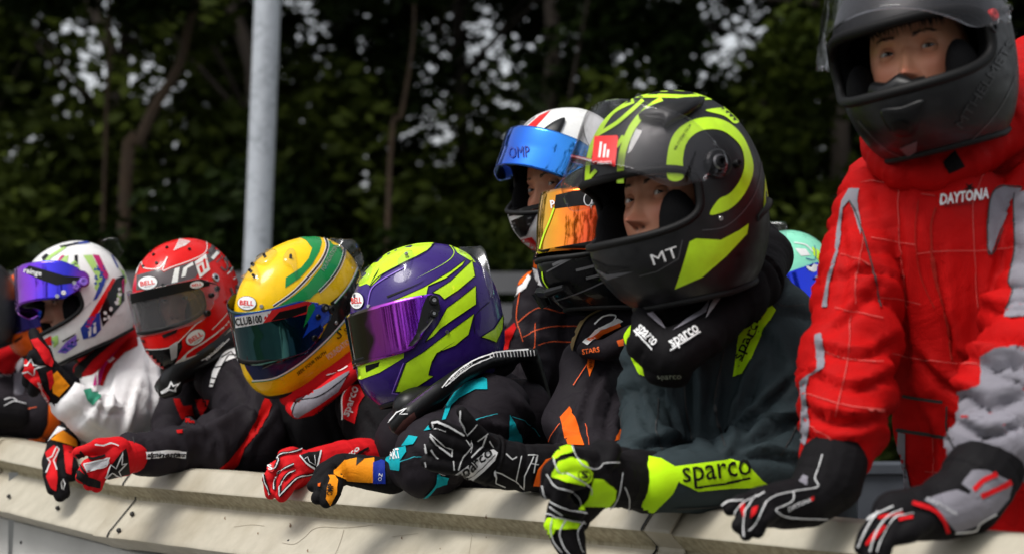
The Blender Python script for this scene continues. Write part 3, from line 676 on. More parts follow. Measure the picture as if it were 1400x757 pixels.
for i, (a, b) in enumerate(segs_):
    o, out, d = rail(a, b, .02 if i == 3 else .0, .05 if i in (0, 1) else .02, .0 if i % 2 == 0 else .005, i)
    L = np.linalg.norm(b - a)
    # bolts along the lower face and at the lap joint
    rg = rng(30 + i)
    for q in np.arange(.22, L - .1, .21 if i != 1 else .55):
        bolt(a + d * (q + rg.normal() * .01) + out * (.043 + .0) + np.array([0, 0, -.098]) , out, .0042 if rg.random() < .7 else .006, 'rivet')
    if i in (0, 1, 2):
        for o_, z_ in ((.028, -.084), (.056, -.112)): bolt(b - d * .030 + out * (o_ + .006) + np.array([0, 0, z_ + .003]), out, .0045)
    if i > 1: continue
    V = []
    for s_ in (0, 1):
        for (o1, z1) in PROFR: V.append(b - d * (-.002 + .004 * s_) + out * (o1 + .0065) + np.array([0, 0, z1 + .004]))
    K = len(PROFR); mk('joint_gap', V, [(k, k + 1, K + k + 1, K + k) for k in range(K - 1)], MT['ink'], barrier, False)
    V = []
    for s_ in (0, 1):
        for (o1, z1) in PROFR: V.append(b - d * (.001 + .052 * s_) + out * (o1 + .0045) + np.array([0, 0, z1 + .003]))
    K = len(PROFR); pl = mk('lap_plate', V, [(k, k + 1, K + k + 1, K + k) for k in range(K - 1)], RAIL, barrier, False)
    so_ = pl.modifiers.new('t', 'SOLIDIFY'); so_.thickness = .003
# cracks, scratches and rust marks on the long middle rail
RO = [o for o in bpy.data.objects if o.name.startswith('rail_beam')]
def rail_surf(o):
    V = [tuple(np.array(v.co) + org(barrier)) for v in o.data.vertices]; return Surf(V, [tuple(p.vertices) for p in o.data.polygons], barrier, 3.1, crop=(380, 630, 3.333))
RS = rail_surf(RO[1])
SCR = mat('scratch_brown', (.27, .23, .17), .8); RUST = mat('rust_mark', (.16, .10, .06), .8, var=.3, vscale=60)
for pl, w_ in (([(20, 372), (75, 378), (125, 345), (160, 312), (210, 300), (300, 304), (435, 292)], 1.8), ([(302, 312), (285, 370), (262, 425)], 1.6), ([(884, 345), (872, 425)], 1.6), ([(845, 268), (888, 342)], 1.6), ([(70, 40), (95, 52)], 2), ([(520, 345), (640, 330)], 1.4), ([(610, 250), (660, 258)], 1.6), ([(-200, 300), (-120, 290), (-60, 296)], 1.5), ([(-330, 150), (-250, 160)], 1.5)):
    stroke(RS, pl, w_, SCR, 'scratch', 1)
for c_, r_ in (((57, 292), 7), ((566, 350), 5), ((137, 408), 5), ((950, 348), 3), ((950, 252), 6), ((-90, 330), 4), ((-240, 260), 5), ((740, 400), 3)):
    patch(RS, [(c_[0] + math.cos(a) * r_ * (.6 + .5 * math.sin(a * 3 + r_)), c_[1] + math.sin(a) * r_ * 1.5) for a in np.linspace(0, 5.8, 9)], RUST, 'rust_mark', 1)
# white boards below
bw = root('barrier_wall', (J[2][0], J[2][1] + .02, 0), 'white painted horizontal boards under the cream rail, lower left', 'wall')
WP = [J[0], J[1], J[2], J[3], J[4], J[5]]
for r_ in range(8):
    zt = ZT - .152 - r_ * .105
    for a, b in zip(WP[:-1], WP[1:]):
        d = b - a; L = np.linalg.norm(d); d = d / L; out = np.cross(d, [0, 0, 1.]); out /= np.linalg.norm(out)
        if out[1] > 0: out = -out
        V = []; z0 = zt - .101 
        for p in (a - d * .004, b + d * .004):
            for o_, z_ in ((-.03, zt), (.004, zt), (.009, zt - .004), (.012, z0 + .003), (.009, z0), (-.03, z0)): V.append(np.array([p[0], p[1], z_ - (ZT - p[2])]) + out * o_)
        mk('board', V, [(k, k + 1, 7 + k, 6 + k) for k in range(5)] + [(5, 0, 6, 11)], WALLM, bw, False)
        rg = rng(int(r_ * 7 + L * 100))
        if r_ < 3:
            for q in np.arange(.1 + rg.random() * .1, L, .27 + rg.random() * .1):
                p = a + d * q; vv, ff = sph(np.array([p[0], p[1], zt - .05 - (ZT - p[2]) + rg.normal() * .01]) + out * .010, .0035, 8, 5); mk('nail', vv, ff, MT['pipedark'], bw)
# barrier posts behind the rail
for a, b, k in ((J[0], J[2], 3), (J[2], J[3], 2), (J[3], J[5], 2)):
    for q in range(k):
        p = a + (b - a) * (q + .5) / k; V = []
        for z_ in (0, ZT - .03):
            for dx, dy in ((-.03, .012), (.03, .012), (.03, .035), (-.03, .035)): V.append((p[0] + dx, p[1] + dy + .012, z_))
        mk('post', V, [(0, 1, 5, 4), (1, 2, 6, 5), (2, 3, 7, 6), (3, 0, 4, 7), (4, 5, 6, 7)], MT['steel'], barrier, False)

# --- galvanised lamp post
m, t, b = nodes('galvanised_steel'); tc = t.nodes.new('ShaderNodeTexCoord')
v = t.nodes.new('ShaderNodeTexVoronoi'); v.inputs['Scale'].default_value = 55; n = t.nodes.new('ShaderNodeTexNoise'); n.inputs['Scale'].default_value = 9; n.inputs['Detail'].default_value = 8
cr = t.nodes.new('ShaderNodeValToRGB'); cr.color_ramp.elements[0].color = (.26, .28, .31, 1); cr.color_ramp.elements[1].color = (.50, .53, .57, 1); cr.color_ramp.elements[0].position = .3; cr.color_ramp.elements[1].position = .75
ad = t.nodes.new('ShaderNodeMath'); ad.operation = 'MULTIPLY_ADD'; ad.inputs[1].default_value = .45
t.links.new(tc.outputs['Object'], v.inputs['Vector']); t.links.new(tc.outputs['Object'], n.inputs['Vector']); t.links.new(v.outputs['Color'], ad.inputs[0]); t.links.new(n.outputs['Fac'], ad.inputs[2]); t.links.new(ad.outputs[0], cr.inputs[0]); t.links.new(cr.outputs[0], b.inputs['Base Color'])
b.inputs['Metallic'].default_value = .35; b.inputs['Roughness'].default_value = .55
DP = 7.0; pa = Pw(352, 345, DP); pb = Pw(366, 0, DP); dd = (pb - pa) / (pb[2] - pa[2]); base = pa - dd * pa[2]; topp = pa + dd * (6.5 - pa[2])
lp = root('lamp_post', base, 'tall grey galvanised metal pole standing behind the red and yellow helmets', 'pole')
vv, ff = tube([base, base + dd * .9, pa, pb, topp], [.052, .050, .0475, .0475, .040], 28); mk('shaft', vv, ff, m, lp)
vv, ff = tube([base, base + (0, 0, .03)], [.13, .13], 20); mk('base_plate', vv, ff, m, lp, False)
vv, ff = tube([topp, topp + np.array([0, -.5, .12]), topp + np.array([0, -.9, .12])], [.03, .03, .03], 10); mk('arm', vv, ff, m, lp)
vv, ff = sph(topp + np.array([0, -1.15, .12]), (.14, .34, .06)); mk('lamp_head', vv, ff, m, lp)

# --- dark panels and a low rail behind the drivers
def box(a, b): 
    (x0, y0, z0), (x1, y1, z1) = a, b
    return [(x0, y0, z0), (x1, y0, z0), (x1, y1, z0), (x0, y1, z0), (x0, y0, z1), (x1, y0, z1), (x1, y1, z1), (x0, y1, z1)], [(0, 3, 2, 1), (4, 5, 6, 7), (0, 1, 5, 4), (1, 2, 6, 5), (2, 3, 7, 6), (3, 0, 4, 7)]
DK = mat('slate_plastic', (.055, .062, .075), .5, var=.15, vscale=12); DK2 = mat('dull_grey_metal', (.10, .10, .105), .5, var=.2, vscale=4)
pz = top(1205, 640, 1.0)
p0 = Pw(1205, 640, 4.2)
fb = root('rear_barrier', (p0[0], p0[1], 0), 'dark slate grey plastic barrier behind the driver in the red suit', 'barrier')
for k in range(-5, 6):
    vv, ff = box((p0[0] + k * .105 - .051, p0[1], .02), (p0[0] + k * .105 + .051, p0[1] + .12, p0[2] - .012)); mk('panel', vv, ff, DK, fb, False)
vv, ff = box((p0[0] - .6, p0[1] - .01, p0[2] - .010), (p0[0] + .6, p0[1] + .14, p0[2] + .008)); mk('top_cap', vv, ff, DK, fb, False)
q0 = Pw(655, 372, 8.2)
gr = root('far_guard_rail', (-1.5, q0[1], 0), 'blurred dull grey guard rail in front of the bushes, behind the purple helmet', 'guard rail')
for k, zz_ in enumerate((q0[2], q0[2] - .13)):
    vv, ff = box((-3.4, q0[1], zz_ - .085), (.35, q0[1] + .05, zz_)); mk('rail_beam', vv, ff, DK2, gr, False)
for k in range(5):
    vv, ff = box((-3.3 + k * .88, q0[1] + .05, 0), (-3.2 + k * .88, q0[1] + .12, q0[2])); mk('post', vv, ff, DK2, gr, False)

# --- trees and bushes
def leafmat(name, c1, c2, tr=.12):
    m, t, b = nodes(name); oi = t.nodes.new('ShaderNodeAttribute'); oi.attribute_name = 'shade'
    cr = t.nodes.new('ShaderNodeValToRGB'); cr.color_ramp.elements[0].color = (*c1, 1); cr.color_ramp.elements[1].color = (*c2, 1)
    t.links.new(oi.outputs['Fac'], cr.inputs[0]); t.links.new(cr.outputs[0], b.inputs['Base Color']); b.inputs['Roughness'].default_value = .6; b.inputs['Specular IOR Level'].default_value = .05
    tl = t.nodes.new('ShaderNodeBsdfTranslucent'); t.links.new(cr.outputs[0], tl.inputs[0]); mx = t.nodes.new('ShaderNodeMixShader'); mx.inputs[0].default_value = tr
    out = [n for n in t.nodes if n.type == 'OUTPUT_MATERIAL'][0]; t.links.new(b.outputs[0], mx.inputs[1]); t.links.new(tl.outputs[0], mx.inputs[2]); t.links.new(mx.outputs[0], out.inputs[0])
    return m
LEAF = leafmat('leaf_dark', (.0035, .007, .0018), (.016, .028, .004)); LEAF2 = leafmat('leaf_yellowish', (.008, .014, .0025), (.054, .072, .009))
BARK = mat('bark', (.045, .034, .026), .9, var=.3, vscale=12, bump=.8, bscale=30)
def leaves(cl, n, seed, size=.055, spread=(1, 1, 1)):
    """cl: clump centres (k,4 with radius). leaf = folded rhomb of two triangles"""
    rg = rng(seed); cl = np.array(cl); i = rg.integers(0, len(cl), n); d = rg.normal(size=(n, 3)); d /= np.linalg.norm(d, axis=1)[:, None]
    p = cl[i, :3] + d * (cl[i, 3] * rg.random(n)**.45)[:, None] * spread
    a = rg.normal(size=(n, 3)); a[:, 2] *= .5; a /= np.linalg.norm(a, axis=1)[:, None]; b = np.cross(a, rg.normal(size=(n, 3))); b /= np.linalg.norm(b, axis=1)[:, None]
    s = size * (.6 + .8 * rg.random(n))[:, None]; nn = np.cross(a, b)
    V = np.stack([p - a * s, p + b * s * .5 + nn * s * .15, p + a * s, p - b * s * .5 + nn * s * .15], 1).reshape(-1, 3)
    k = np.arange(n)[:, None] * 4; Fc = np.concatenate([k + [0, 1, 2], k + [0, 2, 3]], 0)
    cs = rg.random(len(cl)) ; sh = np.clip(.15 + .6 * cs[i] * rg.random(n) + .35 * rg.random(n)**3, 0, 1)
    return V, Fc, np.repeat(sh, 4)
def crown_mesh(name, V, Fc, sh, m):
    me = bpy.data.meshes.new(name); me.vertices.add(len(V)); me.vertices.foreach_set('co', V.astype(np.float32).ravel()); n = len(Fc)
    me.loops.add(n * 3); me.loops.foreach_set('vertex_index', Fc.astype(np.int32).ravel()); me.polygons.add(n); me.polygons.foreach_set('loop_start', np.arange(0, n * 3, 3, dtype=np.int32)); me.polygons.foreach_set('loop_total', np.full(n, 3, dtype=np.int32))
    me.update(calc_edges=True); a = me.attributes.new('shade', 'FLOAT', 'POINT'); a.data.foreach_set('value', sh.astype(np.float32)); me.materials.append(m); return me
def tree_kind(k, H, m, low, ncl, nl, lean=0):
    rg = rng(100 + k); pts = [np.array([0, 0, 0.])]
    for q in range(1, 9): pts.append(np.array([lean * q / 8 + rg.normal() * .08, rg.normal() * .08, H * .8 * q / 8]))
    V, Fc = tube(smooth_poly3(pts), np.linspace(.075, .02, (len(pts) - 1) * 4 + 1), 9); limbs = []
    cl = []
    for q in range(ncl):
        z = low + (H - low) * rg.random()**1.15; r = (1.35 - .7 * abs((z - H * .6) / H)) * (rg.random()**.5) * 1.25; a = rg.random() * 6.28; cl.append((r * math.cos(a) + lean * z / H, r * math.sin(a), z, .22 + .28 * rg.random()))
    for q in range(14):
        c = cl[rg.integers(len(cl))]; z0 = max(.5, c[2] - .5 - rg.random()); i = min(int(z0 / (H * .8) * 8), 7); s = pts[i] + (pts[i + 1] - pts[i]) * .5
        mid = (s + np.array(c[:3])) / 2 + rg.normal(size=3) * .12; v, f = tube(smooth_poly3([s, mid, np.array(c[:3])]), np.linspace(.018, .005, 9), 6); kk = len(V); V = list(V) + list(v); Fc = list(Fc) + [tuple(x + kk for x in g) for g in f]
    tm = bpy.data.meshes.new('trunk'); tm.from_pydata([tuple(v) for v in V], [], [tuple(g) for g in Fc]); tm.materials.append(BARK); tm.polygons.foreach_set('use_smooth', [True] * len(tm.polygons))
    lv = leaves(cl, nl, 200 + k, .052)
    return tm, crown_mesh('crown', *lv, m)
def smooth_poly3(P, n=4):
    P = np.array(P, float); out = []; m = len(P)
    for k in range(m - 1):
        a, b, c, d = P[max(k - 1, 0)], P[k], P[k + 1], P[min(k + 2, m - 1)]
        for t in np.linspace(0, 1, n, endpoint=False): out.append(.5 * ((2 * b) + (-a + c) * t + (2 * a - 5 * b + 4 * c - d) * t * t + (-a + 3 * b - 3 * c + d) * t**3))
    out.append(P[-1]); return np.array(out)
KT_ = [tree_kind(0, 7.5, LEAF, 1.2, 54, 17500), tree_kind(1, 6.5, LEAF, 1.1, 46, 14000, .5), tree_kind(2, 7.0, LEAF2, 1.2, 40, 11000, -.4)]
def bush_kind(k, m, nl):
    rg = rng(300 + k); cl = []
    for q in range(60):
        a = rg.random() * 6.28; r = rg.random()**.5 * .95; cl.append((r * math.cos(a), r * math.sin(a) * .7, .15 + 2.0 * rg.random()**.8 * (1 - .35 * r), .22 + .2 * rg.random()))
    V, Fc = [], []
    for q in range(7):
        c = cl[rg.integers(60)]; v, f = tube(smooth_poly3([np.array([rg.normal() * .1, rg.normal() * .1, 0]), np.array([c[0] * .5, c[1] * .5, c[2] * .6]), np.array(c[:3])]), np.linspace(.03, .006, 9), 6); kk = len(V); V += list(v); Fc += [tuple(x + kk for x in g) for g in f]
    tm = bpy.data.meshes.new('stem'); tm.from_pydata([tuple(v) for v in V], [], Fc); tm.materials.append(BARK)
    return tm, crown_mesh('foliage', *leaves(cl, nl, 400 + k, .042), m)
KB_ = [bush_kind(0, LEAF, 22000), bush_kind(1, LEAF2, 20000)]
def plant(kind, x, y, rz, sc, label, name, cat, group, parts, sz=1.):
    r_ = root(name, (x, y, 0), label, cat, group); r_.rotation_euler.z = rz; r_.scale = (sc, sc, sc * sz)
    for me, nm in zip(kind, parts):
        o = bpy.data.objects.new(nm, me); COL.objects.link(o); o.parent = r_
    return r_
rg = rng(11)
spots = []
for row, (yy, n, x0, x1) in enumerate(((11.6, 7, -4.4, 4.6), (13.4, 7, -5.2, 5.2), (15.8, 4, -6.0, 6.0))):
    for i in range(n): spots.append((x0 + (x1 - x0) * (i + .5) / n + rg.normal() * .3, yy + rg.normal() * .4, row))
ANCH = ((-150, 'well beyond the left edge'), (0, 'just beyond the left edge'), (60, 'above the orange helmet'), (150, 'above the white patterned helmet'), (250, 'above the red helmet'), (345, 'just left of the metal pole'), (430, 'above the yellow helmet'), (530, 'between the yellow and purple helmets'), (640, 'above the purple helmet'), (760, 'above the raised blue visor'), (880, 'above the neon circle helmet'), (1000, 'behind the neon circle helmet'), (1120, 'left of the red suit'), (1400, 'behind the red suit'), (1550, 'just beyond the right edge'), (1e9, 'well beyond the right edge'))
USED = {}
def whereabouts(x, y, base, rows):
    px = 700 + x / y * F; a = [n for lim, n in ANCH if px < lim][0]; k = (base, a, rows); USED[k] = USED.get(k, 0) + 1
    n_ = USED[k]; return rows, a + ('' if n_ == 1 else (', on its right' if n_ == 2 else ', third along'))
for x, y, row in sorted(spots):
    k = int(rg.integers(3)); g = 'dark leafy trees in the wood behind'
    plant(KT_[k], x, y, rg.random() * 6.28, 1 + rg.normal() * .06, ('dark', 'arching dark', 'lighter green')[k] + (' front', ' middle', ' rear')[row] + '-row tree in the wood, ' + whereabouts(x, y, 't', row)[1], 'tree', 'tree', g, ('trunk', 'crown'))
for row, (yy, n, x0, x1) in enumerate(((9.6, 8, -4.2, 4.4), (10.7, 8, -4.6, 4.8), (12.6, 9, -6, 6), (14.8, 9, -8, 8))):
    for i in range(n):
        x = x0 + (x1 - x0) * (i + .5) / n + rg.normal() * .15; k = int(rg.random() < .5)
        plant(KB_[k], x, yy + rg.normal() * .2, rg.random() * 6.28, (.92 + rg.normal() * .07) * (1 + .07 * row), ('dark bush', 'lighter bush')[k] + ' in the ' + ('nearest', 'second', 'third', 'rearmost')[row] + ' row, ' + whereabouts(x, yy, 'b', row)[1], 'bush', 'bush', 'bushes at the foot of the wood', ('stem', 'foliage'), 1.0 + .05 * row)
rs = rng(61)
for s_ in (-1, 1):
    for q in range(4):
        plant(KT_[q % 3], s_ * (7.2 + 2.4 * q), 12 + (q % 2) * 2.2, rs.random() * 6.28, 1.05, ('dark', 'arching dark', 'lighter green')[q % 3] + ' tree ' + ('nearest', 'second nearest', 'third from', 'farthest beyond')[q] + ' the ' + ('left' if s_ < 0 else 'right') + ' edge of the picture', 'tree', 'tree', 'dark leafy trees in the wood behind', ('trunk', 'crown'))
# the leaning trunk and the two bare stems that show in the gaps
LB = mat('brown_bark', (.060, .038, .022), .9, var=.3, vscale=9, bump=.6, bscale=30)  # browner bark for the bare stems
for nm, lab, pts, r in (('bare_tree', 'leaning brown tree trunk in the blurred wood above the white helmet', [(172, 245, 9.3), (190, 195, 9.3), (215, 140, 9.35), (245, 90, 9.4), (262, 20, 9.4), (290, -80, 9.5)], .026),
                        ('bare_tree', 'thin pale upright tree stem in the wood left of the standing white helmet', [(533, 225, 9.3), (548, 160, 9.3), (560, 90, 9.3), (566, 20, 9.4), (560, -90, 9.4)], .011),
                        ('bare_tree', 'slim dark tree stem rising behind the white helmet at the left', [(143, 240, 9.4), (146, 140, 9.4), (150, 40, 9.4), (140, -90, 9.4)], .009)):
    P_ = [Pw(*p) for p in pts]; b0 = P_[0].copy(); b0[2] = 0; b0[0] -= .05
    r_ = root(nm, b0, lab, 'tree'); V, Fc = tube(smooth_poly3([b0] + P_), np.linspace(r * 1.3, r * .7, 4 * len(P_) + 1), 10); mk('trunk', V, Fc, LB, r_)
    cl = [(*(P_[-1] + rng(5).normal(size=3) * .3), .4) for _ in range(3)]
    lv = leaves(cl, 1500, 900 + len(pts), .05); me = crown_mesh('crown', lv[0] - b0, lv[1], lv[2], LEAF); o = bpy.data.objects.new('crown', me); COL.objects.link(o); o.parent = r_
# trees across the track, behind the photographer: only the visors mirror them
for i in range(14):
    plant(KT_[i % 3], -19.5 + i * 3.0, -12 - (i % 3) * 1.6, i * 1.3, 1.15, 'dark leafy tree across the track behind the photographer', 'tree', 'tree', 'trees across the track', ('trunk', 'crown'), 1.05)
# ------------------------------------------------------------------ the drivers
def person(px, py, D, label):
    p = Pw(px, py, D); return root('person', (p[0], p[1], 0), label, 'person', None)

# ===== green-and-black helmet, dark teal suit
A = person(1010, 640, 2.95, 'driver in dark teal suit and black helmet with neon circle, looking at the camera')
S = soft('body', A, [([(1044, 458, 2.83, .086), (1062, 560, 2.78, .080), (1068, 640, 2.74, .066)], .012, 'diag'), ([(1055, 640, 2.70, .060), (980, 650, 2.66, .052), (895, 658, 2.60, .039)], .002, 'diag'),
    ([(900, 478, 2.82, .050), (893, 560, 2.80, .046), (888, 622, 2.72, .040), (850, 640, 2.66, .030)], .007, 'ring'),
    ([(905, 470, 2.86, .05), (1045, 470, 2.88, .085)], .005, 'long'), ([(958, 500, 2.83, .100), (965, 600, 2.83, .098), (1000, 780, 2.92, .11)], .007, 'long'),
    ([(1020, 500, 2.95, .09), (1090, 700, 3.0, .085), (1100, 850, 3.05, .1)], .006, 'diag'), ([(985, 420, 2.85, .05), (950, 440, 2.80, .05)], .004, 'ring')], MT['fteal'], legs=(1040, 900, 3.08), seed=2, creases=[([(1000, 612), (1040, 560), (1085, 510)], 0.0144, 8), ([(1000, 616), (1055, 585), (1112, 560)], 0.0144, 8), ([(1002, 604), (1018, 550), (1040, 490)], 0.0128, 7), ([(1005, 622), (1050, 618), (1095, 628)], 0.0112, 7), ([(948, 470), (952, 530), (950, 600)], 0.0112, 7), ([(905, 490), (915, 540), (935, 605)], 0.0112, 7), ([(872, 520), (890, 580), (930, 612)], 0.0096, 6), ([(870, 606), (910, 600), (965, 608)], 0.0112, 6), ([(1030, 440), (1060, 470), (1085, 520)], 0.0096, 8), ([(980, 520), (972, 570), (985, 612)], 0.0096, 6)])
K = (820, 380, 4.207)
S.crop = K
patch(S, [(862, 152), (970, 135), (1012, 182), (945, 290), (885, 440), (825, 550), (762, 565), (785, 400), (822, 240)], MT['fneon'], 'shoulder_panel')
patch(S, [(838, 145), (864, 152), (822, 240), (790, 345), (795, 260)], MT['fgrey'], 'shoulder_panel', 2)
text(S, 'sparco', (868, 340), 290, 58, 66, MT['ink'], bold=.006)
stroke(S, [(822, 480), (860, 380), (915, 265)], 7, MT['ink'], 'underline', 3)
patch(S, [(150, 228), (190, 232), (180, 330), (205, 450), (282, 520), (282, 566), (228, 555), (170, 430), (140, 330)], MT['fneon'], 'shoulder_panel')
stroke(S, [(485, 575), (490, 700), (500, 830), (540, 960)], 9, MT['pipedark'], 'zip', 2)
stroke(S, [(875, 90), (1000, 130), (1060, 160), (1178, 150)], 5, MT['pipedark'], 'seam', 1)
S.crop = (720, 380, 2.009)
patch(S, [(318, 488), (368, 496), (405, 517), (422, 545), (400, 590), (350, 640), (306, 644), (322, 560)], MT['fneon'], 'cuff_panel')
patch(S, [(404, 518), (560, 498), (605, 512), (648, 556), (674, 572), (560, 576), (470, 584), (418, 560)], MT['fneon'], 'sleeve_panel')
text(S, 'sparco', (520, 540), 190, 56, 7, MT['ink'], bold=.006, layer=5)
stroke(S, [(462, 573), (535, 563), (610, 547)], 6, MT['ink'], 'underline', 7, False)
S.crop = (0, 0, 1)
stroke(S, [(1001, 440), (985, 500), (978, 560), (992, 610)], 1.6, MT['pipedark'], 'seam', 1); stroke(S, [(1122, 440), (1110, 520), (1085, 590), (1066, 622)], 1.6, MT['pipedark'], 'seam', 1); stroke(S, [(900, 545), (898, 590), (905, 615)], 1.6, MT['pipedark'], 'seam', 1); stroke(S, [(925, 694), (1000, 688), (1060, 668)], 1.6, MT['pipedark'], 'seam', 1)
# neck roll
NC = soft('neck_collar', A, [([(882, 440, 2.66, .022), (890, 470, 2.63, .030), (922, 482, 2.62, .034), (962, 458, 2.65, .033), (1000, 418, 2.70, .033), (1034, 382, 2.76, .038), (1046, 348, 2.84, .038), (1020, 325, 2.92, .03)], .005, 'ring'),
    ([(930, 430, 2.72, .055), (985, 395, 2.80, .055)], .002, 'ring'), ([(925, 508, 2.64, .022), (900, 506, 2.63, .02)], .002, 'ring')], MT['fblack'], vox=.005, seed=4)
NC.crop = K
text(NC, 'sparco', (268, 340), 135, 62, -42, MT['inkw'], bold=.02); text(NC, 'sparco', (488, 345), 175, 62, 32, MT['inkw'], bold=.02)
stroke(NC, [(203, 305), (305, 410)], 8, MT['inkw'], 'underline', 3, False); stroke(NC, [(408, 415), (572, 312)], 8, MT['inkw'], 'underline', 3, False)
text(NC, 'sparco', (400, 562), 130, 30, 2, MT['inkn'])
patch(NC, [(608, 235), (640, 150), (705, 60), (715, 0), (768, -5), (745, 60), (680, 140)], MT['flightgrey'], 'reflective_strip'); patch(NC, [(420, 305), (500, 240), (585, 185), (640, 120), (612, 200), (500, 262)], MT['fgrey'], 'reflective_strip')
patch(NC, [(270, 208), (300, 198), (345, 245), (378, 298), (330, 265)], MT['fgrey'], 'reflective_strip')
# helmet
G, GV = helmet(A, (-146.5, 10.6, 4.5, 920, 274.6, 2.7, .944, .875, 1.015, 1.114), 'road', MT['matblack'], port=(.090, .172, 70), vis=(.080, .184, 86, 38, MT['smoke'], .5, .012), crop=(740, 100, 2.367), rimr=.0055,
    label='matte black full face helmet with neon yellow graphics and raised clear visor')
n = MT['neon']
patch(G, [(410, 342), (409, 260), (432, 195), (485, 155), (550, 145), (610, 165), (655, 212), (683, 285), (680, 340), (650, 400), (605, 442), (545, 458), (572, 410), (608, 390), (640, 350), (656, 298), (645, 240), (600, 196), (555, 183), (505, 193), (470, 228), (458, 280), (458, 342)], n, 'neon_ring', smooth=True)
patch(G, [(300, 80), (340, 60), (400, 47), (490, 45), (575, 70), (545, 88), (480, 85), (400, 82)], n, 'neon_panel', smooth=True); patch(G, [(345, 66), (400, 58), (495, 64), (470, 73)], MT['ink'], 'stripe', 2)
patch(G, [(530, 122), (590, 110), (615, 80), (638, 100), (642, 150), (625, 165), (590, 140)], n, 'neon_panel', smooth=True)
stroke(G, [(150, 357), (153, 300), (165, 240), (195, 180), (235, 125), (300, 92)], 15, n, 'neon_stripe', 1); stroke(G, [(257, 357), (259, 290), (272, 230), (300, 170), (345, 120), (392, 88)], 22, n, 'neon_stripe', 1)
stroke(G, [(185, 200), (250, 160), (330, 90)], 12, n, 'neon_stripe', 2); stroke(G, [(152, 345), (180, 315)], 12, n, 'neon_stripe', 2, False); stroke(G, [(245, 240), (268, 205)], 12, n, 'neon_stripe', 2, False)
patch(G, [(432, 698), (455, 630), (480, 545), (500, 535), (580, 540), (640, 508), (670, 487), (665, 520), (600, 590), (520, 660)], n, 'neon_panel')
patch(G, [(717, 440), (725, 300), (733, 305), (738, 420)], n, 'neon_panel')
text(G, 'MT', (400, 590), 88, 36, 19, MT['inkw'], bold=.0); stroke(G, [(318, 655), (375, 640), (443, 600), (456, 540)], 3, MT['inkg'], 'outline', 2, False)
stroke(G, [(640, 100), (700, 200), (712, 290), (695, 380), (650, 450), (590, 498), (520, 508)], 2.5, MT['inkg'], 'outline', 1)
patch(G, [(172, 628), (215, 668), (300, 640), (215, 650)], MT['greymat'], 'chin_vent', 3); patch(G, [(165, 600), (200, 645), (290, 630), (210, 622)], MT['rubber'], 'chin_vent', 2)
text(G, 'AIR SYSTEM TECH', (455, 210), 95, 9, 58, MT['ink'], 'lettering', 3)
text(G, 'MT HELMETS', (697, 175), 90, 9, -72, MT['inkg'], 'lettering', 3)
knob(G, (580, 470), 8, MT['steel'], .002)
def scoop(S, poly, m, h=.010, name='vent_scoop'):
    c = np.mean(np.array(poly), 0); o = None; n_ = 4; P0 = smooth_poly([S.px(p) for p in poly], 4); cpx = P0.mean(0); V = []
    for k, (sc, hh) in enumerate(((1.0, .0), (.97, h * .75), (.85, h), (.4, h * 1.1), (0.02, h * 1.1))):
        for p in P0: V.append(S.at(*(cpx + (p - cpx) * sc), .0005 + hh))
    m_ = len(P0); Fc = [(j * m_ + k, j * m_ + (k + 1) % m_, (j + 1) * m_ + (k + 1) % m_, (j + 1) * m_ + k) for j in range(4) for k in range(m_)] + [tuple(range(4 * m_, 5 * m_))]
    return mk(name, V, Fc, m, S.o)
scoop(G, [(318, 150), (395, 108), (522, 96), (480, 140), (425, 168), (400, 182), (385, 158)], MT['plastic'], .012)
patch(G, [(330, 150), (400, 146), (412, 166), (350, 160)], MT['ink'], 'vent_slot', 30)
fin(G, [(700, 480), (740, 440), (749, 415), (735, 405)], [(700, 460), (715, 440), (725, 420), (728, 405)], MT['rubber'], 'rear_lip')
knob(G, (567, 295), 46, MT['plastic'], .010, 'pivot_cap'); knob(G, (567, 295), 27, MT['steel'], .0125, 'pivot_ring'); knob(G, (567, 296), 22, MT['plastic'], .0155, 'pivot_button'); knob(G, (628, 296), 13, MT['plastic'], .008, 'lever')
if GV:
    GV.crop = (740, 100, 2.367)
    patch(GV, [(174, 205), (247, 203), (250, 212), (238, 312), (162, 310), (172, 215)], MT['inkr'], 'logo', 1)
    for pl in ([(190, 275), (196, 225)], [(204, 275), (209, 232)], [(216, 275), (219, 250)]): stroke(GV, pl, 7, MT['inkw'], 'logo_bar', 3, False)
    text(GV, 'MT HELMETS', (199, 292), 60, 9, 0, MT['inkw'], 'lettering', 3)
V, Fc = tube([G.at(*G.px(p), -.022) for p in ((172, 572), (215, 590), (265, 588), (330, 570), (385, 545))], [.012, .015, .014, .012, .008], 10); mk('chin_deflector', V, Fc, MT['plastic'], G.o)
head(A, (-138.7, -2.8, 8.5, 930, 300, 2.70, .90), (38, -5), (.64, .29, .17), lid=.9, inside=((-146.5, 10.6, 4.5, 920, 274.6, 2.7, .944, .875, 1.015, 1.114), 'road'))
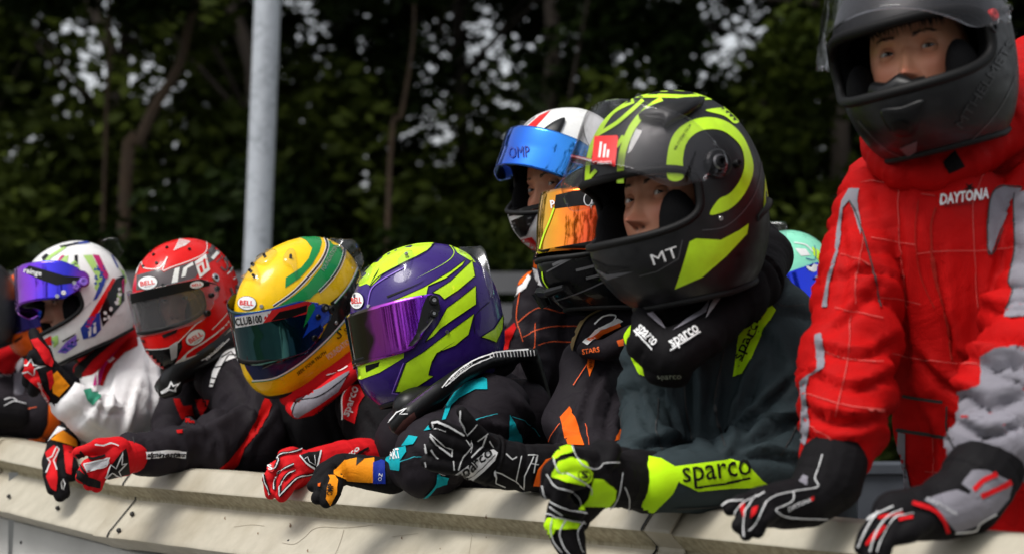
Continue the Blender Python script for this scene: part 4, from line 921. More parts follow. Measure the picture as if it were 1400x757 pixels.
# gloves
gA = glove(A, [[(872, 655, 2.60, .034), (845, 656, 2.57, .036), (815, 650, 2.55, .040), (795, 655, 2.53, .036)], [(885, 658, 2.61, .042), (868, 655, 2.60, .040)]],
    [[(808, 628, 2.52), (775, 622, 2.50), (752, 645, 2.49), (748, 672, 2.50)], [(800, 640, 2.50), (765, 640, 2.47), (752, 668, 2.475), (775, 688, 2.47)], [(795, 655, 2.49), (770, 662, 2.46), (765, 690, 2.47), (790, 700, 2.48)], [(820, 612, 2.55), (838, 615, 2.53), (832, 632, 2.52)]], MT['fblack'], .0125, crop=(730, 560, 3.845), label='black and neon green driving glove clasped over the other hand')
gB = glove(A, [[(850, 640, 2.64, .030), (815, 660, 2.58, .033), (785, 690, 2.54, .030)]],
    [[(760, 690, 2.52), (755, 715, 2.50), (765, 740, 2.50), (772, 752, 2.50)], [(772, 695, 2.50), (770, 720, 2.48), (778, 745, 2.48), (788, 765, 2.485)], [(785, 700, 2.51), (787, 722, 2.49), (790, 742, 2.49), (792, 758, 2.50)], [(800, 690, 2.54), (798, 705, 2.53), (795, 715, 2.53)]], MT['fblack'], .0115, crop=(730, 560, 3.845), seed=9, label='lower neon green and black glove with fingers hanging over the rail')
patch(gA, [(100, 330), (130, 275), (200, 252), (270, 275), (305, 330), (300, 372), (260, 395), (170, 380), (95, 350)], MT['fneon'], 'knuckle_panel')
patch(gA, [(310, 360), (360, 365), (430, 420), (425, 470), (400, 500), (320, 535), (230, 525), (285, 460)], MT['fneon'], 'palm_panel'); patch(gA, [(100, 250), (140, 200), (190, 185), (205, 220), (140, 240), (110, 270)], MT['fneon'], 'knuckle_panel')
for pl in ([(105, 255), (130, 320), (190, 350), (290, 400), (300, 440)], [(75, 340), (120, 400), (200, 425), (245, 470), (235, 510)], [(50, 400), (70, 460), (150, 510), (240, 535), (320, 545), (400, 510), (440, 450), (460, 330)], [(195, 190), (215, 240), (250, 290), (330, 312), (370, 280), (440, 275)], [(470, 400), (495, 455), (500, 520)], [(60, 480), (110, 520), (150, 545)]):
    stroke(gA, pl, 6, MT['pipe'], 'piping', 2, raised=.001)
text(gA, 'S', (258, 345), 38, 34, 0, MT['ink'], bold=.03); stroke(gA, ell((258, 345), 30, 30, 0), 5, MT['ink'], 'logo', 2)
patch(gB, [(58, 600), (75, 570), (150, 575), (240, 600), (230, 625), (120, 625), (85, 680), (65, 650)], MT['fneon'], 'finger_panel')
for pl in ([(105, 560), (90, 620), (110, 690), (150, 745)], [(165, 585), (140, 640), (160, 710), (190, 755)], [(255, 590), (228, 640), (235, 700), (250, 750)], [(60, 545), (160, 580), (270, 600)]): stroke(gB, pl, 6, MT['pipe'], 'piping', 2, raised=.001)

# ===== right: red suit, matte black helmet
B = person(1320, 600, 2.8, 'driver in red suit with grey sleeve panels and plain matte black helmet')
S = soft('body', B, [([(1192, 285, 2.62, .046), (1172, 400, 2.56, .054), (1158, 520, 2.50, .058), (1150, 572, 2.47, .054), (1142, 612, 2.45, .046)], .013, 'ring'),
    ([(1436, 270, 2.58, .066), (1436, 400, 2.50, .064), (1428, 500, 2.42, .064), (1392, 560, 2.37, .060), (1366, 598, 2.33, .048), (1354, 622, 2.32, .046)], .017, 'ring'),
    ([(1215, 262, 2.70, .060), (1390, 215, 2.72, .080)], .006, 'long'), ([(1295, 330, 2.61, .110), (1318, 500, 2.62, .103), (1335, 640, 2.64, .096), (1350, 790, 2.68, .098)], .008, 'long'), ([(1240, 300, 2.60, .062), (1288, 600, 2.62, .058)], .006, 'diag'),
    ([(1390, 330, 2.64, .10), (1400, 560, 2.67, .10), (1400, 800, 2.70, .10)], .007, 'long')], MT['fred'], legs=(1370, 860, 2.84), seed=5, vox=.0075, creases=[([(1102, 500), (1165, 530), (1222, 500)], 0.009, 7), ([(1098, 545), (1150, 575), (1220, 556)], 0.01, 7), ([(1112, 468), (1175, 486), (1222, 458)], 0.008, 7), ([(1100, 588), (1145, 604), (1195, 592)], 0.008, 6), ([(1130, 450), (1165, 425), (1200, 380)], 0.007, 8), ([(1228, 262), (1238, 400), (1245, 520)], 0.007, 7), ([(1290, 320), (1300, 450), (1328, 560)], 0.007, 7), ([(1350, 330), (1338, 420), (1342, 520)], 0.006, 7), ([(1245, 470), (1290, 520), (1330, 540)], 0.006, 7), ([(1316, 482), (1360, 504), (1400, 494)], 0.012, 8), ([(1306, 525), (1350, 548), (1400, 538)], 0.012, 8), ([(1306, 568), (1350, 590), (1400, 574)], 0.011, 7), ([(1345, 400), (1375, 425), (1400, 430)], 0.008, 8), ([(1150, 300), (1165, 360), (1150, 440)], 0.006, 8), ([(1265, 560), (1280, 620), (1270, 690)], 0.006, 7)])
S.crop = (1120, 180, 3.154)
for pl in ([(180, 222), (235, 215), (330, 238)], [(222, 460), (290, 470), (420, 488)], [(425, 525), (540, 515), (720, 512), (845, 497)], [(90, 532), (150, 545), (215, 577)], [(262, 712), (340, 720), (440, 742)], [(345, 235), (345, 380), (352, 520), (372, 640), (380, 757)], [(712, 170), (680, 250), (662, 320), (670, 520), (680, 660), (690, 757)], [(440, 272), (500, 280)], [(190, 460), (160, 620), (152, 740)]):
    stroke(S, pl, 3.2, MT['stitchr'], 'stitching', 1)
patch(S, [(130, 250), (172, 250), (165, 300), (182, 400), (178, 450), (150, 345), (130, 300), (105, 330), (92, 480), (60, 610), (45, 660), (38, 757), (15, 757), (40, 620), (72, 520), (75, 440), (100, 300)], MT['fgrey'], 'side_panel')
stroke(S, [(132, 300), (160, 350), (185, 430), (215, 540), (240, 640), (262, 757)], 7, MT['pipedark'], 'seam', 2)
patch(S, [(755, 255), (800, 238), (880, 250), (830, 300), (800, 380), (770, 440), (738, 530), (722, 470), (725, 360), (735, 290)], MT['fgrey'], 'underarm_panel'); stroke(S, [(880, 245), (800, 236), (752, 256), (728, 320), (722, 450), (740, 530), (790, 420)], 6, MT['pipedark'], 'seam', 2)
patch(S, [(845, 270), (900, 255), (960, 260), (960, 800), (800, 800), (830, 690), (820, 640), (848, 500), (840, 360)], MT['fgrey'], 'sleeve_panel'); stroke(S, [(845, 270), (840, 360), (848, 500), (820, 640), (835, 690), (805, 760)], 6, MT['pipedark'], 'seam', 2)
stroke(S, [(505, 330), (480, 420), (490, 560), (520, 700), (560, 830), (575, 980)], 8, MT['fdkred'], 'zip_flap', 2); stroke(S, [(425, 300), (420, 480), (440, 620), (500, 757)], 4, MT['fdkred'], 'seam', 2)
text(S, 'DAYTONA', (620, 285), 205, 46, 8, MT['inkw'], bold=.03, shear=.3); text(S, 'MOTORSPORT', (608, 318), 130, 11, 6, MT['ink']); patch(S, [(620, 255), (642, 248), (628, 228), (645, 238), (660, 228), (655, 245), (668, 250), (650, 258)], MT['ink'], 'logo', 3)
S.crop = (1060, 240, 1.465)
stroke(S, [(245, 438), (290, 446), (335, 452)], 6, MT['pipedark'], 'seam', 2); stroke(S, [(245, 508), (300, 516), (360, 528)], 7, MT['pipedark'], 'belt_seam', 2); stroke(S, [(345, 460), (345, 510), (370, 560)], 4, MT['pipedark'], 'seam', 2)
patch(S, [(248, 512), (262, 516), (262, 640), (255, 700), (238, 700), (243, 600)], MT['fgrey'], 'side_panel')
for pl in ([(55, 435), (150, 462), (225, 470)], [(100, 352), (160, 370), (215, 372)], [(65, 500), (110, 525), (130, 560)], [(150, 280), (145, 370), (120, 480)], [(232, 355), (300, 368), (430, 380)], [(300, 590), (380, 600)], [(315, 520), (320, 640)], [(120, 265), (170, 275), (215, 285)]): stroke(S, pl, 1.6, MT['stitchr'], 'stitching', 1)
patch(S, [(80, 320), (92, 315), (100, 350), (98, 385), (70, 400), (62, 430), (70, 500), (62, 540), (50, 530), (55, 460), (50, 410), (85, 385)], MT['fgrey'], 'side_panel')
patch(S, [(500, 400), (500, 620), (440, 610), (380, 575), (340, 560), (335, 515), (350, 480), (350, 450), (365, 430), (410, 420), (412, 400), (412, 360), (440, 345), (500, 340)], MT['fgrey'], 'sleeve_panel', 2)
NCr = soft('collar', B, [([(1192, 190, 2.66, .014), (1205, 215, 2.60, .020), (1235, 232, 2.56, .026), (1275, 234, 2.55, .028), (1320, 215, 2.56, .034), (1370, 170, 2.60, .042), (1405, 125, 2.68, .046), (1416, 92, 2.76, .045)], .005, 'ring'), ([(1270, 215, 2.66, .06), (1350, 170, 2.72, .06)], .002, 'ring')], MT['fred'], vox=.005, seed=6)
NCr.crop = (1060, 0, 2.912); patch(NCr, [(665, 650), (715, 600), (752, 665), (690, 692)], MT['fblack'], 'tab')
R_, RV = helmet(B, (-123.9, 11.3, 9.5, 1263.8, 79, 2.55, .884, .971, 1.021, 1.04), 'road', MT['matblack'], port=(.092, .184, 72), vis=(.078, .184, 86, 42, MT['smoke'], .5, .012), crop=(1060, 0, 2.912), rimr=.007, label='plain matte black full face helmet with raised smoked visor')
text(R_, 'MTHELMETS', (835, 335), 400, 36, 58, MT['inkd'], 'lettering', 2)
knob(R_, (862, 62), 24, MT['inkr'], .006, 'visor_button'); knob(R_, (855, 115), 22, MT['plastic'], .008, 'pivot_cap'); knob(R_, (905, 45), 16, MT['plastic'], .012, 'lever')
scoop(R_, [(420, 440), (500, 425), (585, 395), (590, 420), (575, 500), (540, 540), (470, 530)], MT['plastic'], .004, 'chin_vent'); patch(R_, [(470, 485), (500, 472), (535, 485), (530, 505), (480, 505)], MT['ink'], 'vent_slot', 18)
patch(R_, [(495, 590), (530, 575), (565, 560), (560, 600), (530, 625)], MT['greymat'], 'chin_mark', 2)
stroke(R_, [(330, 480), (450, 600), (600, 640), (740, 590), (880, 450), (960, 300)], 3, MT['inkg'], 'edge_line', 1)
V, Fc = tube([R_.at(*R_.px(p), -.024) for p in ((330, 365), (400, 370), (475, 335), (540, 345), (620, 318))], [.010, .013, .017, .013, .009], 12); mk('chin_deflector', V, Fc, MT['plastic'], R_.o)
head(B, (-117.4, -2.5, 9, 1264, 106, 2.55, .87), (14, -8), (.74, .34, .20), lid=.9, inside=((-123.9, 11.3, 9.5, 1263.8, 79, 2.55, .884, .971, 1.021, 1.04), 'road'))
fh = pose((-117.4, -2.5, 9, 1265, 103, 2.55, .87)); V = []; Fc = []; rg = rng(44)
for k in range(260):   # dark fringe under the brow of the helmet
    y = -.058 + .116 * rg.random(); x0 = .092 * math.sqrt(max(.05, 1 - (y / .078)**2)) ; z0 = .13 + .084 + rg.normal() * .004; L_ = .020 + .016 * rg.random(); sl = rg.normal() * .007 + .004
    p = np.array([x0 - .004, y, z0]); m1 = p + np.array([.006, sl * .5, -L_ * .5]); q = p + np.array([.004, sl, -L_]); w_ = np.array([0, .0011, 0]); k0 = len(V)
    V += [p - w_, p + w_, m1 + w_, m1 - w_, q]; Fc += [(k0, k0 + 1, k0 + 2, k0 + 3), (k0 + 3, k0 + 2, k0 + 4)]
mk('hair', fh(V), Fc, MT['hair'], B, kind='stuff')
gR = glove(B, [[(1140, 634, 2.43, .041), (1133, 658, 2.42, .041), (1105, 685, 2.40, .032)], [(1105, 685, 2.40, .030), (1070, 690, 2.375, .028), (1045, 692, 2.36, .026)]],
    [[(1050, 678, 2.36), (1015, 684, 2.34), (998, 695, 2.34)], [(1050, 685, 2.35), (1022, 697, 2.33), (1010, 718, 2.325)], [(1050, 694, 2.34), (1030, 705, 2.32), (1020, 730, 2.32)], [(1055, 700, 2.34), (1042, 712, 2.32), (1036, 726, 2.32)]], MT['fblack'], .0095, crop=(970, 600, 3.256), seed=12, label='black glove with white piping and red flash, left of the pair on the rail')
for pl in ([(505, 70), (490, 120), (470, 175), (478, 215), (370, 235), (280, 260), (235, 310), (205, 370), (175, 405)], [(245, 240), (190, 275), (160, 340), (155, 430)], [(210, 250), (150, 290), (110, 350), (90, 405)], [(150, 270), (90, 280), (60, 300)], [(370, 235), (365, 275), (290, 318), (360, 345), (520, 350)]): stroke(gR, pl, 6, MT['pipe'], 'piping', 2, raised=.001)
text(gR, 'DAYTONA', (392, 290), 110, 18, 22, MT['inkw'], bold=.02, shear=.3); patch(gR, [(135, 290), (160, 275), (158, 330), (150, 350)], MT['freddk'], 'finger_panel'); patch(gR, [(190, 310), (215, 300), (205, 330), (185, 350)], MT['freddk'], 'finger_panel'); patch(gR, [(440, 262), (455, 255), (458, 270), (446, 278)], MT['inkr'], 'logo', 4); patch(gR, [(395, 190), (420, 160), (440, 170), (430, 210)], MT['fgrey'], 'cuff_panel')
gL = glove(B, [[(1348, 640, 2.31, .044), (1338, 656, 2.30, .044), (1322, 680, 2.29, .042), (1280, 698, 2.27, .034)], [(1290, 698, 2.275, .033), (1250, 703, 2.255, .031), (1225, 704, 2.25, .028)]],
    [[(1230, 694, 2.25), (1205, 703, 2.23), (1185, 728, 2.22), (1178, 748, 2.22)], [(1235, 700, 2.245), (1212, 712, 2.225), (1195, 738, 2.215), (1188, 762, 2.215)], [(1240, 708, 2.24), (1225, 718, 2.22), (1210, 745, 2.21), (1205, 768, 2.21)], [(1262, 712, 2.235, .014), (1245, 725, 2.22, .014), (1222, 735, 2.215)]], MT['fblack'], .0105, crop=(970, 600, 3.256), seed=14, label='black and grey glove with red stripes gripping the rail at far right')
patch(gL, [(950, 272), (1060, 235), (1100, 225), (1150, 245), (1200, 200), (1340, 200), (1330, 260), (1270, 330), (1190, 380), (1100, 412), (1050, 360), (1000, 300)], MT['fgrey'], 'back_panel'); patch(gL, [(1120, 200), (1170, 140), (1230, 135), (1340, 190), (1340, 220), (1200, 260)], MT['fgrey'], 'cuff_panel')
for pl in ([(1175, 225), (1215, 185), (1275, 155)], [(1205, 255), (1270, 225), (1335, 190)]): stroke(gL, pl, 22, MT['freddk'], 'cuff_stripe', 3, False)
stroke(gL, [(900, 285), (980, 310), (1030, 350), (1060, 410)], 18, MT['freddk'], 'back_stripe', 3); text(gL, 'DAYTONA', (1030, 300), 150, 18, -24, MT['flightgrey'], bold=.02)
for pl in ([(705, 365), (735, 340), (820, 300)], [(855, 312), (790, 350), (740, 420), (715, 500)], [(905, 330), (830, 350), (780, 420), (750, 500)], [(750, 325), (700, 400), (665, 480)], [(1090, 412), (1180, 400), (1200, 370), (1270, 330)]): stroke(gL, pl, 7, MT['pipe'], 'piping', 2, raised=.001)
for pl in ([(750, 350), (860, 330)], [(745, 410), (700, 470)], [(840, 360), (905, 350)], [(780, 385), (725, 450)]): stroke(gL, pl, 14, MT['freddk'], 'finger_panel', 1, False)

# ===== purple helmet
Dp = person(700, 650, 3.35, 'driver in black suit with cyan trim and purple and lime helmet')
S = soft('body', Dp, [([(668, 566, 3.15, .066), (640, 600, 3.09, .061), (598, 622, 3.00, .057), (580, 632, 2.99, .052)], .008, 'ring'), ([(582, 634, 3.0, .045), (555, 640, 3.02, .034), (536, 645, 3.04, .026)], .004, 'ring'),
    ([(700, 570, 3.26, .068), (720, 620, 3.3, .06)], .006, 'long'), ([(640, 560, 3.34, .09), (690, 640, 3.38, .10), (700, 790, 3.42, .11)], .006, 'long'), ([(560, 600, 3.35, .06), (600, 700, 3.4, .08)], .004, 'long'), ([(640, 520, 3.30, .05), (700, 560, 3.3, .05)], .004, 'long')], MT['fcharcoal'], legs=(700, 820, 3.45), seed=7, creases=[([(640, 575), (680, 590), (720, 585)], 0.007, 6), ([(560, 610), (600, 640), (620, 660)], 0.006, 6), ([(700, 545), (720, 575), (735, 610)], 0.007, 6), ([(620, 560), (640, 600), (636, 640)], 0.006, 6)])
S.crop = (340, 460, 2.55)
patch(S, [(672, 292), (690, 240), (720, 195), (765, 158), (818, 142), (830, 148), (832, 185), (790, 185), (735, 215), (705, 245), (685, 290)], MT['fcyan'], 'shoulder_panel')
patch(S, [(908, 272), (925, 300), (945, 340), (965, 392), (890, 398), (905, 350)], MT['fcyan'], 'sleeve_panel'); stroke(S, [(915, 278), (980, 305), (1012, 345)], 2.5, MT['stitchc'], 'stitching'); stroke(S, [(785, 292), (865, 270)], 2.5, MT['stitchc'], 'stitching')
stroke(S, [(662, 478), (650, 520), (610, 560), (565, 570)], 7, MT['fcyan'], 'trim'); patch(S, [(655, 480), (700, 488), (690, 512), (650, 525)], MT['fcyan'], 'cuff_panel'); patch(S, [(480, 430), (495, 395), (550, 380), (552, 400), (530, 430), (528, 465), (498, 462), (492, 440)], MT['fcyan'], 'logo_patch')
text(S, 'ART', (513, 408), 36, 34, 10, MT['inkw'], bold=.03); stroke(S, [(530, 435), (580, 418), (612, 415)], 2.5, MT['stitchc'], 'stitching'); patch(S, [(535, 380), (560, 345), (590, 350), (575, 375)], MT['fcyan'], 'cuff_panel'); patch(S, [(610, 330), (632, 305), (655, 300), (640, 325)], MT['fcyan'], 'trim')
NB = soft('neck_brace', Dp, [([(727, 484, 3.22, .012), (700, 486, 3.2, .013), (665, 494, 3.14, .013), (630, 512, 3.09, .014), (600, 534, 3.05, .015), (560, 566, 3.02, .017), (545, 580, 3.03, .016)], .0, 'ring'), ([(725, 492, 3.24, .018), (742, 540, 3.28, .014), (750, 600, 3.32, .008)], 0, 'ring'), ([(690, 496, 3.22, .020), (620, 525, 3.15, .028), (560, 556, 3.1, .028)], 0, 'ring')], MT['plastic'], vox=.0045, seed=8, low=0, label='black carbon neck brace with white markings')
NB.crop = (440, 300, 2.803)
for pl in ([(458, 645), (500, 600), (560, 555), (640, 520), (700, 508), (790, 500)], [(470, 640), (560, 570), (650, 528)]): stroke(NB, pl, 4, MT['inkw'], 'marking')
for k in range(14):
    x = 640 + k * 13; stroke(NB, [(x, 505 + (5 - k * .6)), (x + 3, 524 + (5 - k * .6))], 3, MT['inkw'], 'marking', 2, False)
text(NB, 'alpinestars', (530, 585), 110, 14, 38, MT['inkw']); patch(NB, [(815, 492), (826, 500), (820, 512), (800, 506)], MT['ink'], 'marking')
NB.crop = (340, 460, 2.55); patch(NB, [(508, 330), (540, 290), (575, 262), (582, 280), (548, 318), (522, 342)], mat('brown_pad', (.09, .03, .025), .5), 'pad'); stroke(NB, [(490, 300), (520, 265), (552, 250), (530, 270), (555, 268)], 3, MT['inkw'], 'marking', 2, False)
PUR = mirror('violet_visor', [(0, (.02, .012, .006)), (.26, (.035, .02, .01)), (.32, (.40, .05, .42)), (.62, (.36, .03, .62)), (.85, (.22, .02, .70)), (1, (.10, .02, .35))], (1, 0, 0), 0, 1, .07)
Hp = (-157.6, 10.6, 8.1, 583.7, 441.5, 3.2, .857, .934, 1.028, 1.056)
H, HV = helmet(Dp, Hp, 'kart', MT['purple'], port=(.088, .160, 62), vis=(.078, .170, 84, 0, PUR, .35, .008), crop=(470, 310, 3.026), label='glossy purple and lime kart helmet with mirrored violet visor')
# ramp runs left to right on the visor
def ramp(m, S_, o):
    xs = np.array([v[0] for v in S_.V]) - org(o)[0]; t = m.node_tree
    for n_ in t.nodes:
        if n_.type == 'MAP_RANGE': lo, hi = xs.min(), xs.max(); n_.inputs[1].default_value = lo + (hi - lo) * .17; n_.inputs[2].default_value = hi + (hi - lo) * .17
        if n_.type == 'MATH' and n_.operation == 'MULTIPLY_ADD': n_.inputs[1].default_value = (xs.max() - xs.min()) * .35
ramp(PUR, HV, H.o)
L = MT['lime']
def outl(S_, poly, m, edge=None, w=5, layer=1, name='lime_panel'):
    patch(S_, poly, m, name, layer); 
    if edge: stroke(S_, poly + [poly[0]], w, edge, 'pinstripe', layer + 1, False)
patch(H, [(42, 250), (58, 195), (100, 150), (150, 95), (205, 70), (280, 55), (385, 52), (350, 95), (250, 150), (170, 190), (115, 245), (95, 235), (70, 245)], L, 'lime_panel')
patch(H, [(92, 145), (150, 85), (215, 80), (175, 110), (130, 150)], MT['rubber'], 'mesh_vent', 2)
stroke(H, [(108, 250), (150, 205), (250, 150), (340, 105), (385, 58)], 3.5, MT['ink'], 'pinstripe', 3); stroke(H, [(100, 330), (115, 260), (160, 220), (260, 165)], 4, MT['lilac'], 'pinstripe', 3)
patch(H, [(150, 170), (128, 205), (108, 245), (122, 222), (140, 195)], MT['ink'], 'accent', 3)
e = MT['ink']
outl(H, [(98, 352), (150, 325), (240, 290), (330, 250), (440, 185), (505, 135), (490, 160), (420, 215), (350, 245), (340, 290), (325, 308), (200, 335)], L, e, 2.5)
stroke(H, [(435, 75), (455, 110), (420, 150), (300, 215)], 4, L, 'pinstripe', 2, taper=True)
stroke(H, [(180, 290), (300, 240), (335, 220)], 8, e, 'accent', 2, taper=True)
outl(H, [(365, 272), (440, 225), (530, 140), (542, 205), (470, 265), (415, 300), (395, 280)], L, e, 3)
outl(H, [(335, 475), (390, 400), (425, 335), (480, 295), (545, 242), (546, 320), (450, 385), (400, 420), (370, 452)], L, e, 3)
outl(H, [(213, 680), (258, 560), (330, 515), (440, 430), (538, 358), (515, 445), (460, 490), (385, 520), (365, 555), (350, 610), (372, 615), (270, 682)], L, e, 3)
stroke(H, [(370, 555), (390, 520), (460, 472)], 6, e, 'accent', 3, taper=True); stroke(H, [(248, 560), (200, 685), (270, 692)], 4, MT['lilac'], 'pinstripe', 3, False); stroke(H, [(600, 310), (540, 370), (540, 440)], 3, e, 'pinstripe', 3)
outl(H, [(565, 455), (620, 420), (660, 358), (656, 420), (630, 478), (600, 465)], L, e, 3); patch(H, [(440, 68), (500, 95), (545, 150), (520, 140), (470, 110)], L, 'lime_panel', 1)
patch(H, [(38, 568), (140, 545), (252, 498), (248, 540), (150, 600), (60, 634), (38, 612)], L, 'lime_panel', 2); patch(H, [(92, 572), (150, 556), (145, 575), (95, 600)], MT['ink'], 'chin_vent', 3)
bell(H, (58, 305), 27, 33, 4)
for c_ in ((105, 328), (427, 434)): knob(H, c_, 8, MT['steel'], .003)
if HV:
    HV.crop = (470, 310, 3.026)
    patch(HV, [(325, 330), (345, 285), (372, 272), (400, 285), (422, 340), (400, 382), (360, 400), (345, 440), (320, 505), (285, 515), (262, 498), (300, 440)], MT['plastic'], 'pivot_plate', 1)
    for c_, r_ in (((372, 303), 20), ((372, 358), 16), ((305, 482), 14)): knob(HV, c_, r_, MT['plastic'], .005, 'pivot_screw'); knob(HV, c_, r_ * .45, MT['steel'], .0055, 'screw')
scoop(H, [(225, 150), (262, 112), (285, 110), (282, 145), (255, 225), (245, 190)], MT['spoiler'], .006, 'clear_vent'); scoop(H, [(50, 215), (80, 160), (118, 165), (105, 215), (60, 240)], MT['spoiler'], .004, 'clear_vent'); knob(H, (262, 125), 8, MT['steel'], .008)
fin(H, [(478, 85), (535, 84), (585, 98), (622, 275), (610, 298)], [(478, 110), (520, 120), (560, 160), (585, 230), (605, 300)], MT['spoiler'], lift=.01)
# glove with amber forearm
gY = glove(Dp, [[(536, 650, 3.03, .028), (520, 648, 3.03, .027), (490, 643, 3.03, .026), (470, 640, 3.03, .024)], [(470, 640, 3.03, .024), (450, 650, 3.01, .024)]],
    [[(452, 640, 3.0), (437, 652, 2.98), (428, 664, 2.975)], [(450, 648, 2.99), (440, 665, 2.965), (434, 680, 2.96)], [(456, 652, 2.985), (449, 670, 2.96), (446, 686, 2.955)], [(462, 655, 2.985), (458, 670, 2.965), (452, 682, 2.96)]], MT['fblack'], .0105, crop=(350, 580, 6.31), seed=21, label='black and amber driving glove drooping over the rail')
patch(gY, [(670, 400), (760, 310), (870, 290), (940, 300), (1020, 290), (1015, 495), (900, 490), (780, 480), (700, 450), (670, 430)], MT['fgold'], 'back_panel'); patch(gY, [(620, 440), (680, 440), (705, 480), (690, 600), (635, 695), (605, 640), (615, 540), (640, 470)], MT['fgold'], 'finger_panel'); patch(gY, [(870, 290), (935, 300), (865, 355)], MT['ink'], 'palm_mark', 2)
text(gY, 'OMP', (635, 565), 90, 40, 82, MT['ink'], bold=.02); patch(gY, [(1010, 330), (1080, 310), (1110, 320), (1120, 505), (1010, 500)], MT['fblue'], 'cuff_panel', 2); text(gY, 'OZ', (1075, 450), 60, 30, 80, MT['inkw'])
patch(gY, [(540, 510), (560, 505), (552, 535), (538, 530)], MT['forange'], 'finger_mark')

# ===== yellow helmet
E_ = person(480, 660, 3.6, 'driver in black suit with red neck brace and yellow, green and navy helmet')
S = soft('body', E_, [([(515, 560, 3.5, .072), (540, 610, 3.42, .06), (520, 632, 3.38, .045)], .008, 'ring'), ([(525, 632, 3.38, .036), (470, 632, 3.33, .032), (440, 636, 3.30, .028)], .004, 'ring'), ([(420, 560, 3.66, .07), (520, 560, 3.64, .08)], .005, 'long'), ([(455, 580, 3.68, .11), (480, 680, 3.7, .11), (490, 780, 3.7, .12)], .007, 'long'), ([(400, 600, 3.66, .05), (400, 700, 3.66, .05)], .004, 'long')], MT['fblack'], legs=(490, 800, 3.75), seed=9, creases=[([(450, 560), (460, 600), (455, 640)], 0.006, 6), ([(500, 560), (520, 590), (530, 620)], 0.006, 6), ([(400, 580), (410, 620), (408, 650)], 0.006, 6)])
S.crop = (340, 460, 2.55)
patch(S, [(330, 210), (352, 172), (385, 165), (405, 205), (385, 240), (372, 302), (335, 285), (328, 245)], MT['freddk'], 'shoulder_patch'); stroke(S, [(330, 290), (330, 210), (352, 170)], 4, MT['inkw'], 'edge'); text(S, 'sparco', (365, 228), 105, 30, 72, MT['inkw'], bold=.02)
NB = soft('neck_brace', E_, [([(398, 556, 3.43, .012), (406, 562, 3.41, .014), (425, 554, 3.38, .018), (455, 530, 3.4, .018), (485, 505, 3.45, .016), (510, 488, 3.5, .014)], 0, 'ring'), ([(395, 542, 3.46, .018), (440, 524, 3.48, .032), (490, 494, 3.52, .026)], 0, 'ring')], MT['freddk'], vox=.0045, seed=10, low=0, label='red and dark grey padded neck brace')
NB.crop = (340, 460, 2.55)
patch(NB, [(150, 250), (165, 215), (250, 180), (330, 130), (350, 120), (310, 190), (240, 240), (165, 285)], MT['fgrey'], 'pad'); patch(NB, [(165, 300), (205, 285), (250, 250), (330, 190), (300, 235), (240, 280), (190, 305)], MT['rubber'], 'pad'); text(NB, 'RACEWEAR', (212, 293), 60, 8, 25, MT['inkw'])
stroke(NB, [(150, 300), (170, 230), (250, 205), (350, 130)], 3, MT['ink'], 'seam', 2); stroke(NB, [(270, 135), (320, 120), (345, 105)], 3, MT['inkw'], 'lace', 2)
BLU = mirror('teal_visor', [(0, (.01, .02, .03)), (.2, (.012, .06, .07)), (.5, (.02, .13, .13)), (.7, (.01, .10, .16)), (.85, (.015, .05, .35)), (1, (.02, .08, .5))], (1, 0, 0), 0, 1, .05)
Y, YV = helmet(E_, (-128.5, 22.9, -6.4, 411.0, 424.5, 3.5, .841, 1.10, .825, 1.045), 'kart', MT['yellow'], port=(.092, .170, 62), vis=(.085, .196, 84, 0, BLU, .3, .008), crop=(300, 300, 2.912), label='glossy yellow kart helmet with green and navy bands and teal visor')
ramp(BLU, YV, Y.o)
g = MT['green']; nv = MT['navy']
patch(Y, [(262, 272), (264, 232), (325, 192), (355, 155), (368, 115), (345, 85), (318, 70), (360, 66), (402, 74), (408, 92), (398, 128), (368, 180), (320, 232)], g, 'green_band')
patch(Y, [(232, 345), (300, 300), (350, 258), (405, 190), (432, 125), (428, 82), (470, 84), (492, 110), (492, 150), (462, 212), (400, 282), (375, 300), (360, 316)], g, 'green_band')
patch(Y, [(455, 362), (440, 330), (478, 300), (520, 248), (548, 205), (575, 200), (590, 330), (520, 372), (440, 462), (405, 488), (330, 490), (400, 470)], MT['black'], 'black_area')
patch(Y, [(88, 540), (150, 545), (250, 520), (325, 488), (380, 492), (425, 462), (440, 462), (330, 560), (235, 622), (140, 642), (108, 592)], nv, 'navy_area', 2)
patch(Y, [(172, 562), (262, 538), (258, 548), (188, 588), (172, 585)], MT['ink'], 'chin_vent', 4); stroke(Y, [(172, 590), (262, 548)], 3, MT['inkg'], 'vent_edge', 5)
for off_, mm, ww in ((0, nv, 7), (-6, MT['inkw'], 2.5), (6, MT['inkw'], 2.5)):
    stroke(Y, [(215 + off_ * .5, 345 + off_ * .6), (290 + off_ * .5, 292 + off_ * .7), (350 + off_ * .7, 232 + off_ * .7), (405 + off_, 165 + off_ * .4), (428 + off_, 110), (420 + off_, 76)], ww, mm, 'pinstripe', 3)
    stroke(Y, [(395 + off_ * .6, 288 + off_ * .7), (440 + off_ * .7, 242 + off_ * .7), (478 + off_, 185 + off_ * .3), (496 + off_, 128), (488 + off_, 100)], ww * .8, mm, 'pinstripe', 3)
stroke(Y, [(132, 640), (225, 626), (330, 562), (432, 470), (520, 372), (560, 330)], 8, MT['inkw'], 'pinstripe', 4); stroke(Y, [(132, 643), (226, 629), (332, 565), (434, 473), (522, 375)], 3.5, g, 'pinstripe', 5)
stroke(Y, [(455, 332), (500, 280), (530, 232), (552, 185), (575, 175)], 7, MT['inkw'], 'pinstripe', 4); stroke(Y, [(457, 334), (502, 282), (532, 234), (554, 187)], 3, g, 'pinstripe', 5)
bell(Y, (112, 332), 35, 26, -3)
